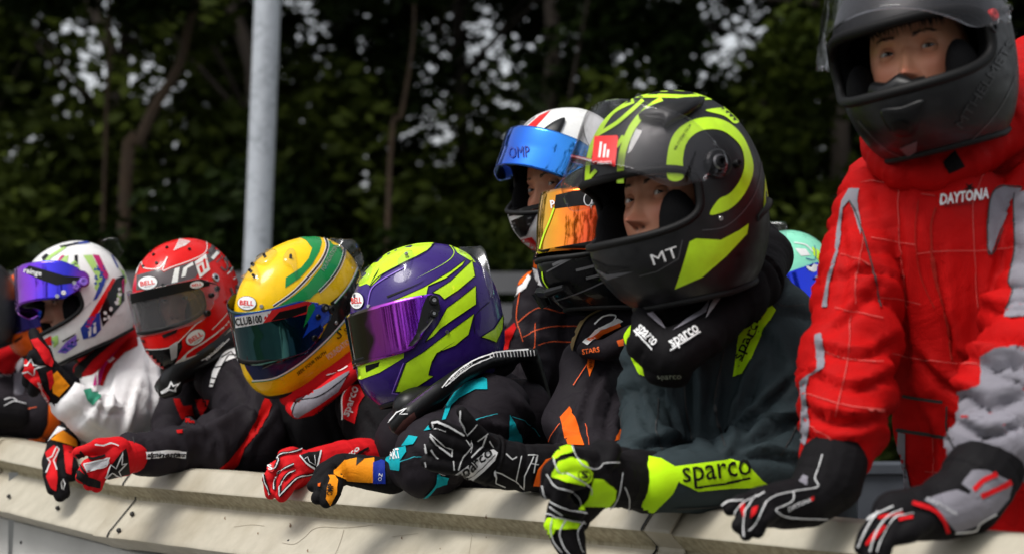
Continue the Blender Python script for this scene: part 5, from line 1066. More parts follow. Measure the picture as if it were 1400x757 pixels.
text(Y, 'SEEK YOUR TRUTH', (365, 568), 145, 13, 38, MT['ink'], bold=.02, shear=.2); text(Y, 'SEVEN', (530, 420), 85, 24, 38, MT['ink'], shear=.2); text(Y, 'S', (474, 452), 28, 38, 20, MT['ink'], shear=.3)
text(Y, 'FOUNDATION', (475, 510), 120, 22, 38, MT['inkw'], 'lettering', 3); text(Y, 'FOUNDATION', (436, 155), 110, 18, 60, MT['inkn'], 'lettering', 3)
stroke(Y, [(540, 445), (575, 415)], 3, MT['ink'], 'underline')
if YV:
    YV.crop = (300, 300, 2.912)
    patch(YV, [(64, 385), (130, 372), (210, 358), (172, 412), (66, 430)], MT['inkw'], 'sun_strip', 1); patch(YV, [(208, 358), (290, 338), (358, 318), (354, 372), (300, 385), (172, 410), (180, 385)], MT['inkr'], 'sun_strip', 1)
    patch(YV, [(205, 402), (238, 366), (300, 352), (348, 338), (345, 365), (285, 388), (240, 395)], MT['ink'], 'sun_strip', 2); text(YV, 'CLUB100', (118, 399), 104, 32, 8, MT['ink'], bold=.03, layer=4); stroke(YV, [(64, 383), (210, 355), (358, 316)], 5, MT['bluep'], 'strip_edge', 3)
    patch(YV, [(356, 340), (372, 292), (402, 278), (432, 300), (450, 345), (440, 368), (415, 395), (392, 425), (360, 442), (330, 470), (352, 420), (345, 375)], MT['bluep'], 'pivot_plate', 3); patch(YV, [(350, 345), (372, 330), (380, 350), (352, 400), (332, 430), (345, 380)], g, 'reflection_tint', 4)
    for c_, r_ in (((406, 303), 17), ((417, 350), 17), ((390, 386), 12), ((376, 470), 13)): knob(YV, c_, r_, MT['plastic'], .005, 'pivot_screw')
    knob(YV, (417, 350), 7, MT['steel'], .0055)
for c_ in ((168, 345), (462, 410)): knob(Y, c_, 8, MT['steel'], .003)
scoop(Y, [(120, 172), (165, 135), (205, 125), (232, 135), (190, 182), (150, 178)], MT['spoiler'], .005, 'clear_vent'); scoop(Y, [(90, 235), (112, 190), (140, 175), (160, 215), (162, 255), (130, 240)], MT['spoiler'], .005, 'clear_vent'); scoop(Y, [(252, 170), (272, 130), (292, 125), (302, 145), (306, 235), (285, 195)], MT['spoiler'], .006, 'clear_vent')
for c_ in ((183, 150), (137, 184), (128, 208), (141, 228), (283, 152)): knob(Y, c_, 6, MT['plastic'], .007)
fin(Y, [(440, 74), (500, 78), (542, 88), (575, 162), (562, 200)], [(448, 92), (490, 105), (522, 135), (540, 180), (548, 205)], MT['spoiler'], lift=.01)
gE = glove(E_, [[(505, 628, 3.36, .037), (470, 630, 3.32, .035), (440, 634, 3.28, .030)], [(440, 636, 3.28, .030), (415, 640, 3.26, .030), (395, 645, 3.24, .028)]],
    [[(398, 632, 3.24), (378, 637, 3.22), (368, 655, 3.215), (370, 674, 3.215)], [(400, 645, 3.23), (388, 655, 3.21), (378, 672, 3.205)], [(408, 650, 3.225), (396, 662, 3.205), (385, 678, 3.20)], [(412, 622, 3.26), (400, 618, 3.25), (388, 622, 3.25)]], MT['freddk'], .0115, crop=(350, 580, 6.31), seed=22, label='bright red driving glove with sparco lettering, fingers over the rail')
patch(gE, [(375, 275), (450, 245), (520, 240), (560, 228), (530, 310), (515, 395), (470, 375), (420, 330)], MT['ink'], 'back_panel', 2); stroke(gE, [(375, 275), (425, 335), (515, 395), (540, 300), (560, 230)], 13, MT['pipe'], 'back_edge', 3, False); stroke(gE, [(415, 300), (440, 285), (455, 325), (500, 350), (505, 270)], 6, MT['pipe'], 'back_mark', 3, False)
for pl in ([(90, 325), (150, 380), (185, 330), (210, 260), (300, 240), (390, 215)], [(320, 345), (240, 385), (180, 440), (160, 560)], [(335, 395), (260, 440), (215, 520), (205, 610)], [(70, 350), (80, 480), (130, 600)], [(205, 615), (330, 480), (415, 440), (540, 415)]): stroke(gE, pl, 24, MT['ink'], 'finger_seam', 2); stroke(gE, pl, 7, MT['pipe'], 'piping', 4)
text(gE, 'sparco', (790, 285), 240, 50, 37, MT['inkw'], bold=.02); stroke(gE, [(840, 290), (900, 240), (970, 205)], 22, MT['ink'], 'cuff_mark', 1); patch(gE, ell((130, 372), 28, 36, 20), MT['inkr'], 'logo', 3); text(gE, 'S', (130, 372), 30, 44, 10, MT['inkw'], bold=.03, layer=5)

# ===== red helmet
Fp = person(330, 660, 3.85, 'driver in red helmet')
Fp['label'] = 'driver in black suit with red arm stripe and red helmet with clear visor'
S = soft('body', Fp, [([(322, 515, 3.76, .066), (345, 560, 3.68, .064), (352, 605, 3.60, .058)], .010, 'diag'), ([(340, 604, 3.60, .060), (270, 612, 3.55, .048), (187, 620, 3.48, .036)], .011, 'ring'), ([(252, 530, 3.86, .042), (238, 590, 3.82, .040), (228, 620, 3.7, .03)], .006, 'ring'),
    ([(262, 525, 3.88, .05), (320, 520, 3.86, .06)], .004, 'long'), ([(295, 570, 3.90, .085), (330, 640, 3.92, .10), (350, 770, 3.95, .12)], .007, 'diag'), ([(375, 600, 3.9, .06), (395, 660, 3.9, .07)], .006, 'diag')], MT['fcharcoal'], legs=(350, 780, 3.98), seed=11, creases=[([(345, 545), (300, 578), (235, 590)], 0.009, 6), ([(372, 560), (350, 590), (325, 625)], 0.008, 6), ([(318, 500), (335, 530), (350, 570)], 0.007, 6), ([(200, 598), (208, 620), (204, 645)], 0.005, 4), ([(240, 595), (252, 620), (248, 645)], 0.005, 5), ([(285, 590), (300, 612), (296, 640)], 0.006, 5), ([(255, 560), (290, 570), (320, 560)], 0.006, 5)])
S.crop = (170, 440, 3.292)
patch(S, [(640, 330), (662, 370), (650, 420), (600, 500), (540, 570), (510, 640), (480, 670), (415, 672), (470, 620), (540, 530), (590, 440), (622, 360)], MT['fred'], 'arm_stripe')
patch(S, [(220, 345), (250, 343), (262, 380), (300, 375), (318, 455), (262, 450), (235, 390)], MT['fred'], 'chest_panel'); patch(S, [(315, 345), (385, 348), (375, 380), (348, 425)], MT['fred'], 'chest_panel'); patch(S, [(725, 472), (752, 478), (755, 500), (735, 490)], MT['fred'], 'patch'); patch(S, [(235, 488), (262, 485), (262, 500), (240, 500)], MT['fred'], 'chest_panel')
patch(S, [(385, 290), (400, 220), (430, 165), (450, 130), (480, 112), (520, 130), (535, 165), (500, 162), (450, 180), (425, 225), (400, 290)], MT['fwhite'], 'shoulder_patch'); stroke(S, [(392, 250), (420, 255)], 5, MT['ink'], 'mark', 2, False); stroke(S, [(410, 205), (440, 200), (470, 150), (515, 150)], 5, MT['ink'], 'mark', 2, False); stroke(S, [(440, 160), (480, 135), (500, 160)], 5, MT['ink'], 'mark', 2, False); stroke(S, [(388, 275), (412, 278)], 5, MT['ink'], 'mark', 2, False)
stroke(S, [(88, 600), (140, 596), (200, 590), (280, 596)], 30, MT['inkw'], 'lettering_outline', 2); text(S, 'alpinestars', (190, 598), 180, 28, 1, MT['ink'], layer=4, bold=.04, shear=.3); stroke(S, [(38, 520), (52, 590), (60, 668)], 4, MT['pipedark'], 'seam')
NB = soft('neck_brace', Fp, [([(222, 528, 3.70, .016), (232, 522, 3.68, .022), (248, 500, 3.68, .024), (285, 480, 3.70, .024), (318, 462, 3.74, .022)], 0, 'ring'), ([(240, 505, 3.75, .03), (300, 478, 3.8, .04)], 0, 'ring'), ([(225, 535, 3.68, .014), (238, 530, 3.67, .016)], 0, 'ring')], MT['plastic'], vox=.0045, seed=12, low=0, label='black neck brace with white star emblem')
NB.crop = (170, 440, 3.292)
patch(NB, [(165, 312), (200, 290), (210, 262), (222, 285), (252, 268), (232, 295), (232, 312), (205, 305), (172, 322)], MT['inkw'], 'star_emblem'); patch(NB, [(178, 311), (204, 297), (212, 280), (220, 292), (236, 282), (226, 298), (224, 304), (204, 299)], MT['ink'], 'star_emblem', 3); text(NB, 'alpinestars', (405, 130), 110, 16, 42, MT['inkw']); stroke(NB, [(345, 170), (400, 140), (470, 75)], 3, MT['inkw'], 'marking')
Rh, RhV = helmet(Fp, (-118.5, 14.1, 8.0, 256.8, 412, 3.75, .767, 1.02, .905, 1.09), 'kart', MT['red'], port=(.096, .172, 66), vis=(.088, .188, 84, 0, MT['mist'], .3, .008), crop=(170, 310, 3.606), label='glossy red kart helmet with grey and white stripes and clear visor')
gy = MT['grey']; wi = MT['white']
patch(Rh, [(62, 238), (175, 208), (195, 225), (230, 208), (350, 168), (420, 130), (455, 88), (475, 100), (440, 165), (375, 205), (350, 250), (240, 280), (190, 292), (60, 312)], gy, 'grey_band')
patch(Rh, [(232, 278), (248, 208), (272, 200), (262, 272)], wi, 'stripe', 2); patch(Rh, [(280, 250), (290, 205), (335, 175), (340, 190), (310, 205), (300, 245)], wi, 'stripe', 2); patch(Rh, [(345, 175), (400, 135), (420, 213), (370, 253)], wi, 'square', 3)
patch(Rh, [(365, 200), (378, 190), (388, 222), (375, 232)], MT['red'], 'square_bar', 4); patch(Rh, [(385, 165), (395, 158), (405, 205), (394, 212)], MT['red'], 'square_bar', 4); stroke(Rh, [(350, 192), (410, 160)], 3, MT['red'], 'pinstripe', 5, False)
for pl, ww, mm in (([(60, 232), (85, 175), (100, 205), (175, 205), (212, 150), (190, 215), (235, 200), (345, 160), (400, 125), (405, 75)], 4, wi), ([(430, 160), (478, 105), (470, 92)], 16, wi), ([(452, 178), (495, 130), (488, 112)], 6, gy), ([(415, 130), (438, 100), (440, 88)], 20, gy), ([(520, 220), (540, 190), (535, 150)], 14, gy), ([(505, 235), (530, 200), (520, 140), (505, 118)], 7, wi), ([(535, 260), (560, 235), (562, 210)], 5, wi), ([(472, 200), (500, 215), (505, 160), (490, 125)], 8, gy)): stroke(Rh, pl, ww, mm, 'stripe', 3)
stroke(Rh, [(490, 110), (520, 150), (545, 165), (560, 180)], 12, wi, 'stripe', 2)
patch(Rh, [(300, 690), (345, 625), (440, 560), (530, 480), (575, 400), (578, 470), (520, 540), (440, 605), (360, 660)], gy, 'grey_band', 1)
for k, (pl, ww, mm) in enumerate((([(250, 680), (320, 610), (400, 560), (500, 480), (560, 390)], 7, wi), ([(345, 600), (430, 545), (520, 460), (572, 380)], 5, MT['red']), ([(300, 650), (400, 610), (500, 530), (570, 440)], 9, wi), ([(330, 655), (420, 610), (510, 540), (575, 460)], 5, MT['magenta']), ([(60, 590), (140, 602), (235, 588), (290, 540), (350, 480), (380, 460)], 4, wi), ([(430, 505), (500, 430), (545, 350), (562, 250)], 4, wi), ([(520, 300), (535, 340), (530, 370)], 10, gy), ([(545, 290), (565, 310), (560, 350)], 14, gy))): stroke(Rh, pl, ww, mm, 'stripe', 3)
patch(Rh, [(78, 585), (135, 602), (232, 590), (285, 548), (300, 560), (245, 680), (200, 706), (155, 695), (108, 640)], MT['black'], 'chin_panel', 2); patch(Rh, [(222, 585), (262, 560), (258, 640), (232, 655)], MT['ltgrey'], 'chin_flash', 4); patch(Rh, [(282, 545), (345, 560), (352, 640), (290, 650), (300, 610), (270, 625), (285, 590)], MT['red'], 'chin_flash', 3); patch(Rh, [(245, 675), (262, 655), (305, 630), (300, 660), (275, 685)], MT['inkw'], 'chin_flash', 4)
patch(Rh, [(185, 532), (262, 502), (255, 520), (195, 546)], MT['ink'], 'chin_vent', 4); patch(Rh, [(75, 545), (103, 555), (100, 570), (80, 563)], MT['ink'], 'chin_vent', 4)
bell(Rh, (118, 277), 46, 31, 9); bell(Rh, (348, 542), 50, 33, 33)
for c_ in ((94, 197), (160, 180), (210, 104), (320, 112), (131, 124), (145, 139), (190, 287)): knob(Rh, c_, 8, MT['plastic'], .003, 'vent_plug')
for c_, r_ in (((453, 305), 14), ((505, 368), 9)): knob(Rh, c_, r_, MT['plastic'], .006)
knob(Rh, (447, 252), 22, MT['steel'], .004, 'washer'); knob(Rh, (447, 252), 8, MT['plastic'], .006)
for k in range(7): stroke(Rh, [(245 + k * 9, 120 - k * 4), (275 + k * 8, 62 + k * 2)], 3.5, wi, 'script_mark', 3)
if RhV:
    RhV.crop = (170, 310, 3.606)
    patch(RhV, [(30, 330), (120, 308), (250, 280), (412, 250), (420, 290), (250, 330), (120, 358), (38, 378)], MT['ink'], 'sun_strip', 1); bell(RhV, (355, 285), 33, 17, 8, 2)
    for c_, r_ in (((427, 337), 12), ((408, 425), 16)): knob(RhV, c_, r_, MT['plastic'], .006)
head(Fp, (-112, 8, 5, 262, 418, 3.78, .74), (10, 0), (.66, .34, .24), lid=.9, inside=((-118.5, 14.1, 8.0, 256.8, 412, 3.75, .767, 1.02, .905, 1.09), 'kart'))
gF = glove(Fp, [[(184, 622, 3.47, .028), (168, 626, 3.44, .031), (150, 628, 3.41, .032)], [(160, 615, 3.42, .024), (135, 614, 3.40, .020)]],
    [[(150, 612, 3.40), (125, 612, 3.375), (108, 618, 3.37)], [(140, 625, 3.39), (120, 635, 3.36), (112, 652, 3.355)], [(140, 635, 3.385), (125, 645, 3.36), (122, 662, 3.36)], [(150, 642, 3.39), (136, 650, 3.37), (132, 664, 3.37)]], MT['freddk'], .0115, crop=(0, 440, 2.912), seed=23, label='red and silver glove with star logo, clasping hand over the rail joint')
patch(gF, [(340, 568), (430, 540), (435, 560), (400, 580), (345, 590)], MT['flightgrey'], 'silver_panel', 2); stroke(gF, [(336, 566), (435, 540), (420, 575), (345, 595), (336, 566)], 5, MT['pipe'], 'panel_edge', 3, False); patch(gF, [(480, 520), (500, 500), (515, 600), (420, 625), (440, 570)], MT['ink'], 'cuff_panel', 2)
patch(gF, [(292, 560), (318, 590), (345, 612), (400, 632), (398, 660), (350, 650), (305, 620), (285, 590)], MT['ink'], 'finger_panel', 1); patch(gF, [(300, 525), (330, 520), (345, 545), (320, 550)], MT['ink'], 'finger_panel', 1)
stroke(gF, [(415, 622), (440, 565), (460, 580), (485, 520), (480, 565), (500, 560), (470, 590), (480, 610), (440, 600), (415, 622)], 4.5, MT['pipe'], 'star_emblem', 4, False); stroke(gF, [(375, 490), (410, 492), (440, 485), (470, 495)], 5, MT['pipe'], 'marking', 3)
for pl in ([(318, 515), (360, 545), (420, 530)], [(300, 540), (320, 600), (335, 640)], [(300, 530), (345, 610), (370, 640)]): stroke(gF, pl, 8, MT['ink'], 'finger_seam', 2)

# ===== white helmet
W_ = person(210, 660, 4.15, 'driver in white jacket and white patterned helmet, gloved hand held to the chin')
S = soft('body', W_, [([(182, 505, 4.02, .066), (174, 556, 3.95, .066), (150, 580, 3.90, .058)], .0045, 'diag'), ([(150, 582, 3.86, .052), (118, 565, 3.81, .044), (94, 548, 3.79, .038)], .006, 'ring'), ([(185, 500, 4.1, .06), (140, 510, 4.15, .05)], .004, 'long'), ([(188, 560, 4.12, .085), (195, 660, 4.16, .10), (200, 760, 4.2, .12)], .004, 'diag'), ([(130, 560, 4.1, .05), (110, 610, 3.95, .03), (95, 612, 3.86, .026)], .004, 'ring')], MT['fwhite'], legs=(205, 770, 4.25), seed=13, creases=[([(158, 505), (150, 540), (138, 575)], 0.008, 5), ([(188, 515), (178, 550), (168, 592)], 0.008, 5), ([(105, 560), (130, 580), (155, 598)], 0.006, 5), ([(205, 490), (212, 530), (208, 580)], 0.007, 5), ([(120, 545), (145, 560), (170, 560)], 0.006, 4)])
S.crop = (0, 440, 2.912)
patch(S, [(400, 250), (420, 180), (480, 100), (510, 55), (545, 45), (550, 95), (500, 120), (455, 165), (425, 215), (412, 255)], MT['fred'], 'shoulder_band', 1); patch(S, [(372, 255), (385, 200), (430, 130), (490, 70), (515, 60), (470, 115), (420, 180), (400, 252)], MT['fpink'], 'shoulder_band', 2); patch(S, [(330, 270), (395, 255), (400, 300), (370, 330), (345, 310)], MT['fgreen'], 'shoulder_band', 1)
patch(S, [(430, 155), (445, 150), (452, 140), (462, 148), (450, 158), (440, 165)], MT['inkw'], 'cat_mark', 3)
patch(S, [(190, 470), (235, 415), (265, 425), (300, 470), (305, 500), (260, 490), (200, 500)], MT['fwhite'], 'cuff', 1)
NB = soft('neck_brace', W_, [([(110, 505, 3.98, .016), (122, 500, 3.96, .019), (150, 474, 3.98, .019), (175, 455, 4.02, .016), (192, 450, 4.08, .014)], 0, 'ring'), ([(120, 484, 4.02, .024), (165, 460, 4.06, .024)], 0, 'ring')], MT['freddk'], vox=.0045, seed=14, low=0, label='red and charcoal neck brace under the white helmet')
NB.crop = (0, 440, 2.912); patch(NB, [(290, 250), (300, 180), (380, 110), (470, 50), (520, 20), (440, 90), (370, 150), (330, 200), (320, 255)], MT['rubber'], 'pad'); stroke(NB, [(355, 110), (385, 95), (420, 70), (400, 95)], 4, MT['inkw'], 'marking', 2, False)
VIO = mirror('violet_blue_visor', [(0, (.30, .03, .45)), (.3, (.20, .03, .62)), (.5, (.05, .03, .75)), (.75, (.02, .02, .55)), (1, (.25, .02, .35))], (1, 0, 0), 0, 1, .07)
Wh, WV = helmet(W_, (-138.3, 20.7, 13.9, 106.9, 408.2, 3.95, .738, .951, .968, 1.098), 'kart', MT['white'], port=(.082, .168, 70), vis=(.094, .192, 84, 25, VIO, .3, .013), crop=(0, 310, 3.785), label='white kart helmet with red, blue and green graphics and violet visor half raised')
ramp(VIO, WV, Wh.o)
rd = MT['red']; bl = MT['dkblue']; lg = MT['leafgreen']; k_ = MT['black']
for poly, mm in (([(245, 237), (262, 210), (320, 150), (335, 150), (290, 200), (262, 240)], MT['magenta']), ([(262, 240), (292, 212), (320, 212), (300, 248)], bl), ([(285, 215), (335, 155), (355, 150), (345, 190), (318, 212)], lg), ([(362, 262), (368, 190), (386, 175), (410, 205), (410, 262)], lg), ([(385, 150), (402, 148), (402, 218), (385, 208)], k_), ([(365, 198), (385, 195), (380, 215), (365, 210)], bl),
    ([(430, 150), (475, 148), (500, 200), (528, 262), (500, 330), (488, 318), (498, 260), (465, 205)], lg), ([(478, 145), (512, 150), (560, 250), (555, 270), (545, 270), (520, 232)], MT['magenta']), ([(488, 185), (530, 235), (552, 262), (520, 340), (500, 372), (480, 382), (505, 320), (530, 268)], bl), ([(573, 150), (581, 150), (612, 212), (606, 216)], bl), ([(450, 480), (520, 365), (580, 266), (597, 268), (555, 350), (520, 420), (470, 500)], rd),
    ([(515, 440), (560, 330), (600, 268), (640, 250), (642, 380), (600, 432), (530, 515)], k_), ([(605, 345), (626, 320), (622, 400), (605, 404)], lg), ([(628, 280), (645, 260), (640, 340), (632, 340)], MT['magenta']), ([(640, 170), (672, 190), (665, 260), (645, 300), (640, 230)], lg), ([(645, 225), (658, 222), (660, 262), (645, 262)], bl), ([(415, 525), (455, 470), (515, 440), (522, 530), (490, 565), (430, 580)], bl), ([(440, 510), (470, 465), (485, 470), (460, 530)], MT['magenta']), ([(455, 520), (472, 515), (470, 560), (458, 570)], wi), ([(480, 500), (495, 490), (498, 545), (482, 550)], wi),
    ([(232, 578), (265, 560), (270, 612), (240, 606)], rd), ([(268, 570), (300, 558), (303, 600), (280, 624)], lg), ([(262, 590), (280, 590), (278, 604)], bl), ([(298, 646), (345, 590), (395, 555), (398, 608), (340, 652)], MT['lilac']), ([(300, 645), (350, 610), (390, 590), (395, 612), (340, 652)], bl), ([(320, 588), (392, 548), (385, 560), (325, 594)], k_), ([(345, 600), (412, 575), (400, 588), (350, 606)], k_), ([(200, 215), (255, 150), (330, 105), (345, 110), (270, 160), (215, 220)], lg), ([(380, 85), (470, 75), (440, 90), (390, 95)], bl), ([(215, 160), (240, 140), (255, 150), (225, 180)], k_), ([(305, 102), (420, 80), (410, 90), (320, 112)], k_)):
    patch(Wh, poly, mm, 'graphic', 2)
rg = rng(77)
for q in range(16):   # torn white blotches in the black block
    x, y = 530 + rg.random() * 95, 290 + rg.random() * 190
    if (y - 440) > -(x - 515) * 1.4 and (x - 515) < 125: patch(Wh, [(x + math.cos(a) * (5 + 9 * rg.random()), y + math.sin(a) * (5 + 9 * rg.random())) for a in np.linspace(0, 5.6, 8)], wi, 'blotch', 3)
for q in range(16):
    x, y = 490 + rg.random() * 50, 170 + rg.random() * 150; r_ = 4 + 4 * rg.random()
    patch(Wh, [(x + math.cos(a) * r_ * (.6 + rg.random() * .8), y + math.sin(a) * r_) for a in np.linspace(0, 5.6, 8)], bl, 'blotch', 3)
knob(Wh, (415, 422), 12, MT['plastic'], .003); stroke(Wh, [(200, 560), (280, 540), (360, 490), (470, 390)], 4, MT['ltgrey'], 'crease', 1)
fin(Wh, [(520, 72), (600, 56), (618, 95), (640, 130)], [(535, 85), (580, 98), (612, 120), (640, 150)], MT['smoke'], lift=.0)
if WV:
    WV.crop = (0, 310, 3.785)
    patch(WV, [(130, 222), (152, 200), (250, 228), (330, 252), (425, 262), (380, 290), (290, 302), (200, 270), (135, 240)], MT['ink'], 'sun_strip', 1); text(WV, 'rainge', (172, 238), 92, 34, -12, MT['inkw'], bold=.02, layer=3)
    for c_, r_, mm in (((430, 285), 22, MT['lilac']), ((392, 312), 15, MT['lilac']), ((383, 292), 11, MT['steel']), ((298, 360), 11, MT['steel']), ((330, 342), 12, MT['inkw']), ((345, 405), 18, MT['bluep'])): knob(WV, c_, r_, mm, .006, 'pivot_screw')
    patch(WV, [(38, 410), (50, 398), (78, 392), (86, 400), (60, 418), (42, 425)], MT['steel'], 'visor_tab', 3)
head(W_, (-145, 14, 12, 108, 420, 3.97, .74), (0, 0), (.50, .25, .17), inside=((-138.3, 20.7, 13.9, 106.9, 408.2, 3.95, .738, .951, .968, 1.098), 'kart'), gap=.02)
gW = glove(W_, [[(92, 546, 3.79, .030), (78, 528, 3.78, .032), (60, 510, 3.77, .032)]],
    [[(62, 490, 3.76), (52, 470, 3.77), (46, 455, 3.79)], [(58, 495, 3.75), (46, 485, 3.75), (40, 500, 3.75)], [(55, 510, 3.75), (40, 505, 3.74), (38, 522, 3.75)], [(60, 520, 3.75), (48, 522, 3.74), (46, 534, 3.75)], [(70, 505, 3.76), (62, 480, 3.78), (50, 462, 3.80)]], MT['ink'] if False else MT['fblack'], .0125, crop=(0, 440, 2.912), seed=24, label='black, red and orange glove with star logo held against the chin')
patch(gW, [(125, 70), (150, 65), (190, 110), (212, 160), (205, 180), (180, 165), (150, 120)], MT['freddk'], 'thumb_panel'); patch(gW, [(85, 180), (105, 145), (130, 175), (150, 200), (165, 250), (200, 300), (195, 320), (150, 260), (100, 215)], MT['freddk'], 'back_panel'); patch(gW, [(200, 215), (225, 195), (275, 252), (235, 295), (212, 280)], MT['fgold'], 'cuff_panel'); patch(gW, [(185, 200), (205, 190), (215, 240), (200, 270)], MT['freddk'], 'cuff_panel', 2)
stroke(gW, [(80, 172), (110, 175), (125, 145), (130, 175), (180, 172), (135, 188), (135, 215), (112, 195), (85, 205), (100, 185), (80, 172)], 5, MT['pipe'], 'star_emblem', 3, False); text(gW, 'alpinestars', (172, 275), 85, 16, -58, MT['inkw'], layer=4)
gW2 = glove(W_, [[(92, 598, 3.87, .030), (84, 615, 3.82, .030), (78, 632, 3.77, .030)]], [[(68, 628, 3.76), (66, 648, 3.73), (72, 668, 3.72)], [(76, 635, 3.75), (75, 655, 3.72), (82, 678, 3.715)], [(86, 635, 3.75), (86, 655, 3.73), (88, 674, 3.72)], [(94, 625, 3.76), (100, 640, 3.74), (98, 650, 3.74)]], MT['fblack'], .0125, crop=(0, 440, 2.912), seed=25, label='black and red glove hanging over the rail beside the clasped red gloves')
patch(gW2, [(182, 520), (215, 492), (235, 505), (222, 560), (228, 620), (225, 672), (205, 660), (185, 615), (195, 560)], MT['freddk'], 'back_panel'); patch(gW2, [(250, 490), (285, 495), (290, 540), (285, 605), (262, 600)], MT['freddk'], 'thumb_panel'); patch(gW2, [(205, 470), (245, 430), (300, 470), (305, 500), (240, 480)], MT['fgold'], 'cuff_panel', 2); patch(gW2, [(192, 478), (235, 418), (262, 428), (215, 455)], MT['fwhite'], 'cuff_panel', 3)
stroke(gW2, [(185, 600), (200, 560), (190, 545), (210, 535), (225, 500), (235, 510), (215, 550), (225, 590)], 4, MT['pipe'], 'star_emblem', 3, False); stroke(gW2, [(245, 665), (240, 640), (250, 625), (258, 645), (250, 670)], 4, MT['pipe'], 'star_emblem', 3, False)

# ===== orange helmet behind the white one
O_ = person(80, 660, 4.45, 'driver in black and orange suit and orange helmet, behind the white helmet')
S = soft('body', O_, [([(70, 530, 4.35, .055), (62, 560, 4.2, .05), (50, 568, 4.12, .048)], .006, 'diag'), ([(48, 570, 4.12, .046), (15, 568, 4.10, .042), (-30, 566, 4.10, .036)], .006, 'ring'), ([(85, 540, 4.45, .08), (85, 760, 4.5, .11)], .006, 'long')], MT['fcharcoal'], legs=(85, 770, 4.5), seed=15)
S.crop = (0, 420, 3.785)
patch(S, [(250, 500), (275, 495), (310, 600), (300, 640), (230, 690), (150, 690), (220, 660), (245, 600)], MT['forange'], 'side_panel'); patch(S, [(68, 555), (130, 528), (135, 552), (100, 560), (85, 580)], MT['forange'], 'logo'); stroke(S, [(0, 660), (60, 680), (150, 688), (220, 680)], 9, MT['forange'], 'under_stripe'); stroke(S, [(120, 530), (190, 515)], 3, MT['stitcho'], 'stitching'); patch(S, [(0, 568), (14, 570), (12, 585), (0, 586)], MT['forange'], 'logo')
DKV = mirror('dark_violet_visor', [(0, (.02, .012, .03)), (.4, (.03, .02, .12)), (.7, (.05, .03, .35)), (1, (.03, .02, .10))], (1, 0, 0), 0, 1, .06)
Oh, OV = helmet(O_, (-140, 15, 8, 68, 418, 4.3, .70), 'kart', MT['orangep'], port=(.088, .160, 62), vis=(.074, .176, 84, 0, DKV, .3, .008), crop=(0, 310, 3.785), label='orange and black helmet with dark mirrored visor')
ramp(DKV, OV, Oh.o); patch(Oh, [(75, 585), (120, 558), (112, 575), (78, 600)], MT['ink'], 'chin_vent', 3); patch(Oh, [(200, 215), (215, 150), (245, 135), (255, 150), (225, 200)], MT['ink'], 'stripe', 2); stroke(Oh, [(70, 330), (85, 260), (120, 215), (150, 190)], 5, MT['inkw'], 'stripe', 2)
gO = glove(O_, [[(20, 566, 4.08, .032), (-10, 562, 4.06, .03), (-35, 562, 4.05, .03)]], [[(-40, 562, 4.05), (-70, 566, 4.03), (-80, 580, 4.02)], [(-40, 572, 4.04), (-66, 580, 4.02), (-74, 592, 4.01)]], MT['fblack'], .011, crop=(0, 420, 3.785), seed=26); stroke(gO, [(20, 480), (60, 470), (85, 485)], 5, MT['pipe'], 'piping'); stroke(gO, [(20, 510), (70, 488), (130, 500)], 4, MT['pipe'], 'piping')
# ===== far left, cut by the frame
Q_ = person(-20, 660, 4.7, 'driver in dark grey helmet and red collar, leftmost of all')
S = soft('body', Q_, [([(10, 520, 4.6, .06), (5, 560, 4.5, .05)], .005, 'ring'), ([(-20, 540, 4.7, .1), (-20, 760, 4.75, .12)], .005, 'long'), ([(-60, 520, 4.7, .06), (20, 530, 4.66, .06)], .005, 'long')], MT['fcharcoal'], legs=(-20, 770, 4.8), seed=16)
S.crop = (0, 420, 3.785); patch(S, [(70, 340), (120, 335), (135, 400), (110, 460), (70, 450)], MT['fgrey'], 'suit_panel'); text(S, 'DAYTONA', (25, 355), 60, 12, 5, MT['inkw']); patch(S, [(70, 290), (110, 240), (120, 290), (90, 340)], MT['fwhite'], 'suit_panel')
NB = soft('collar', Q_, [([(-30, 480, 4.55, .03), (0, 485, 4.5, .034), (16, 478, 4.5, .03), (22, 462, 4.55, .028)], .004, 'ring'), ([(10, 500, 4.5, .022), (14, 470, 4.5, .02)], .003, 'ring')], MT['freddk'], vox=.006, seed=17)
helmet(Q_, (-130, 12, 4, -44, 420, 4.2, .74), 'kart', MT['matblack'], port=(.088, .160, 62), vis=(.078, .172, 84, 0, MT['smoke'], .3, .008), label='dark grey helmet cut off by the left edge')

# ===== standing driver, white helmet with blue visor
M_ = person(780, 650, 3.75, 'driver standing behind in white helmet with red stripe and raised blue visor')
S = soft('body', M_, [([(738, 402, 3.62, .040), (722, 470, 3.60, .046), (715, 560, 3.58, .044)], .007, 'ring'), ([(745, 400, 3.66, .045), (850, 400, 3.68, .06)], .004, 'long'), ([(785, 470, 3.70, .105), (790, 620, 3.74, .10), (795, 780, 3.8, .12)], .008, 'long'), ([(870, 450, 3.7, .07), (880, 600, 3.7, .06)], .005, 'ring')], MT['fcharcoal'], legs=(795, 800, 3.8), seed=18, creases=[([(735, 420), (728, 470), (732, 530)], 0.006, 5), ([(770, 430), (776, 500), (772, 580)], 0.006, 6), ([(700, 470), (712, 520), (720, 570)], 0.006, 5)])
S.crop = (640, 120, 1.992)
patch(S, [(118, 520), (160, 490), (175, 500), (160, 525), (125, 548)], MT['forange'], 'shoulder_panel'); patch(S, [(122, 552), (150, 535), (165, 510), (172, 518), (160, 545), (125, 570)], MT['fwhite'], 'shoulder_panel', 2)
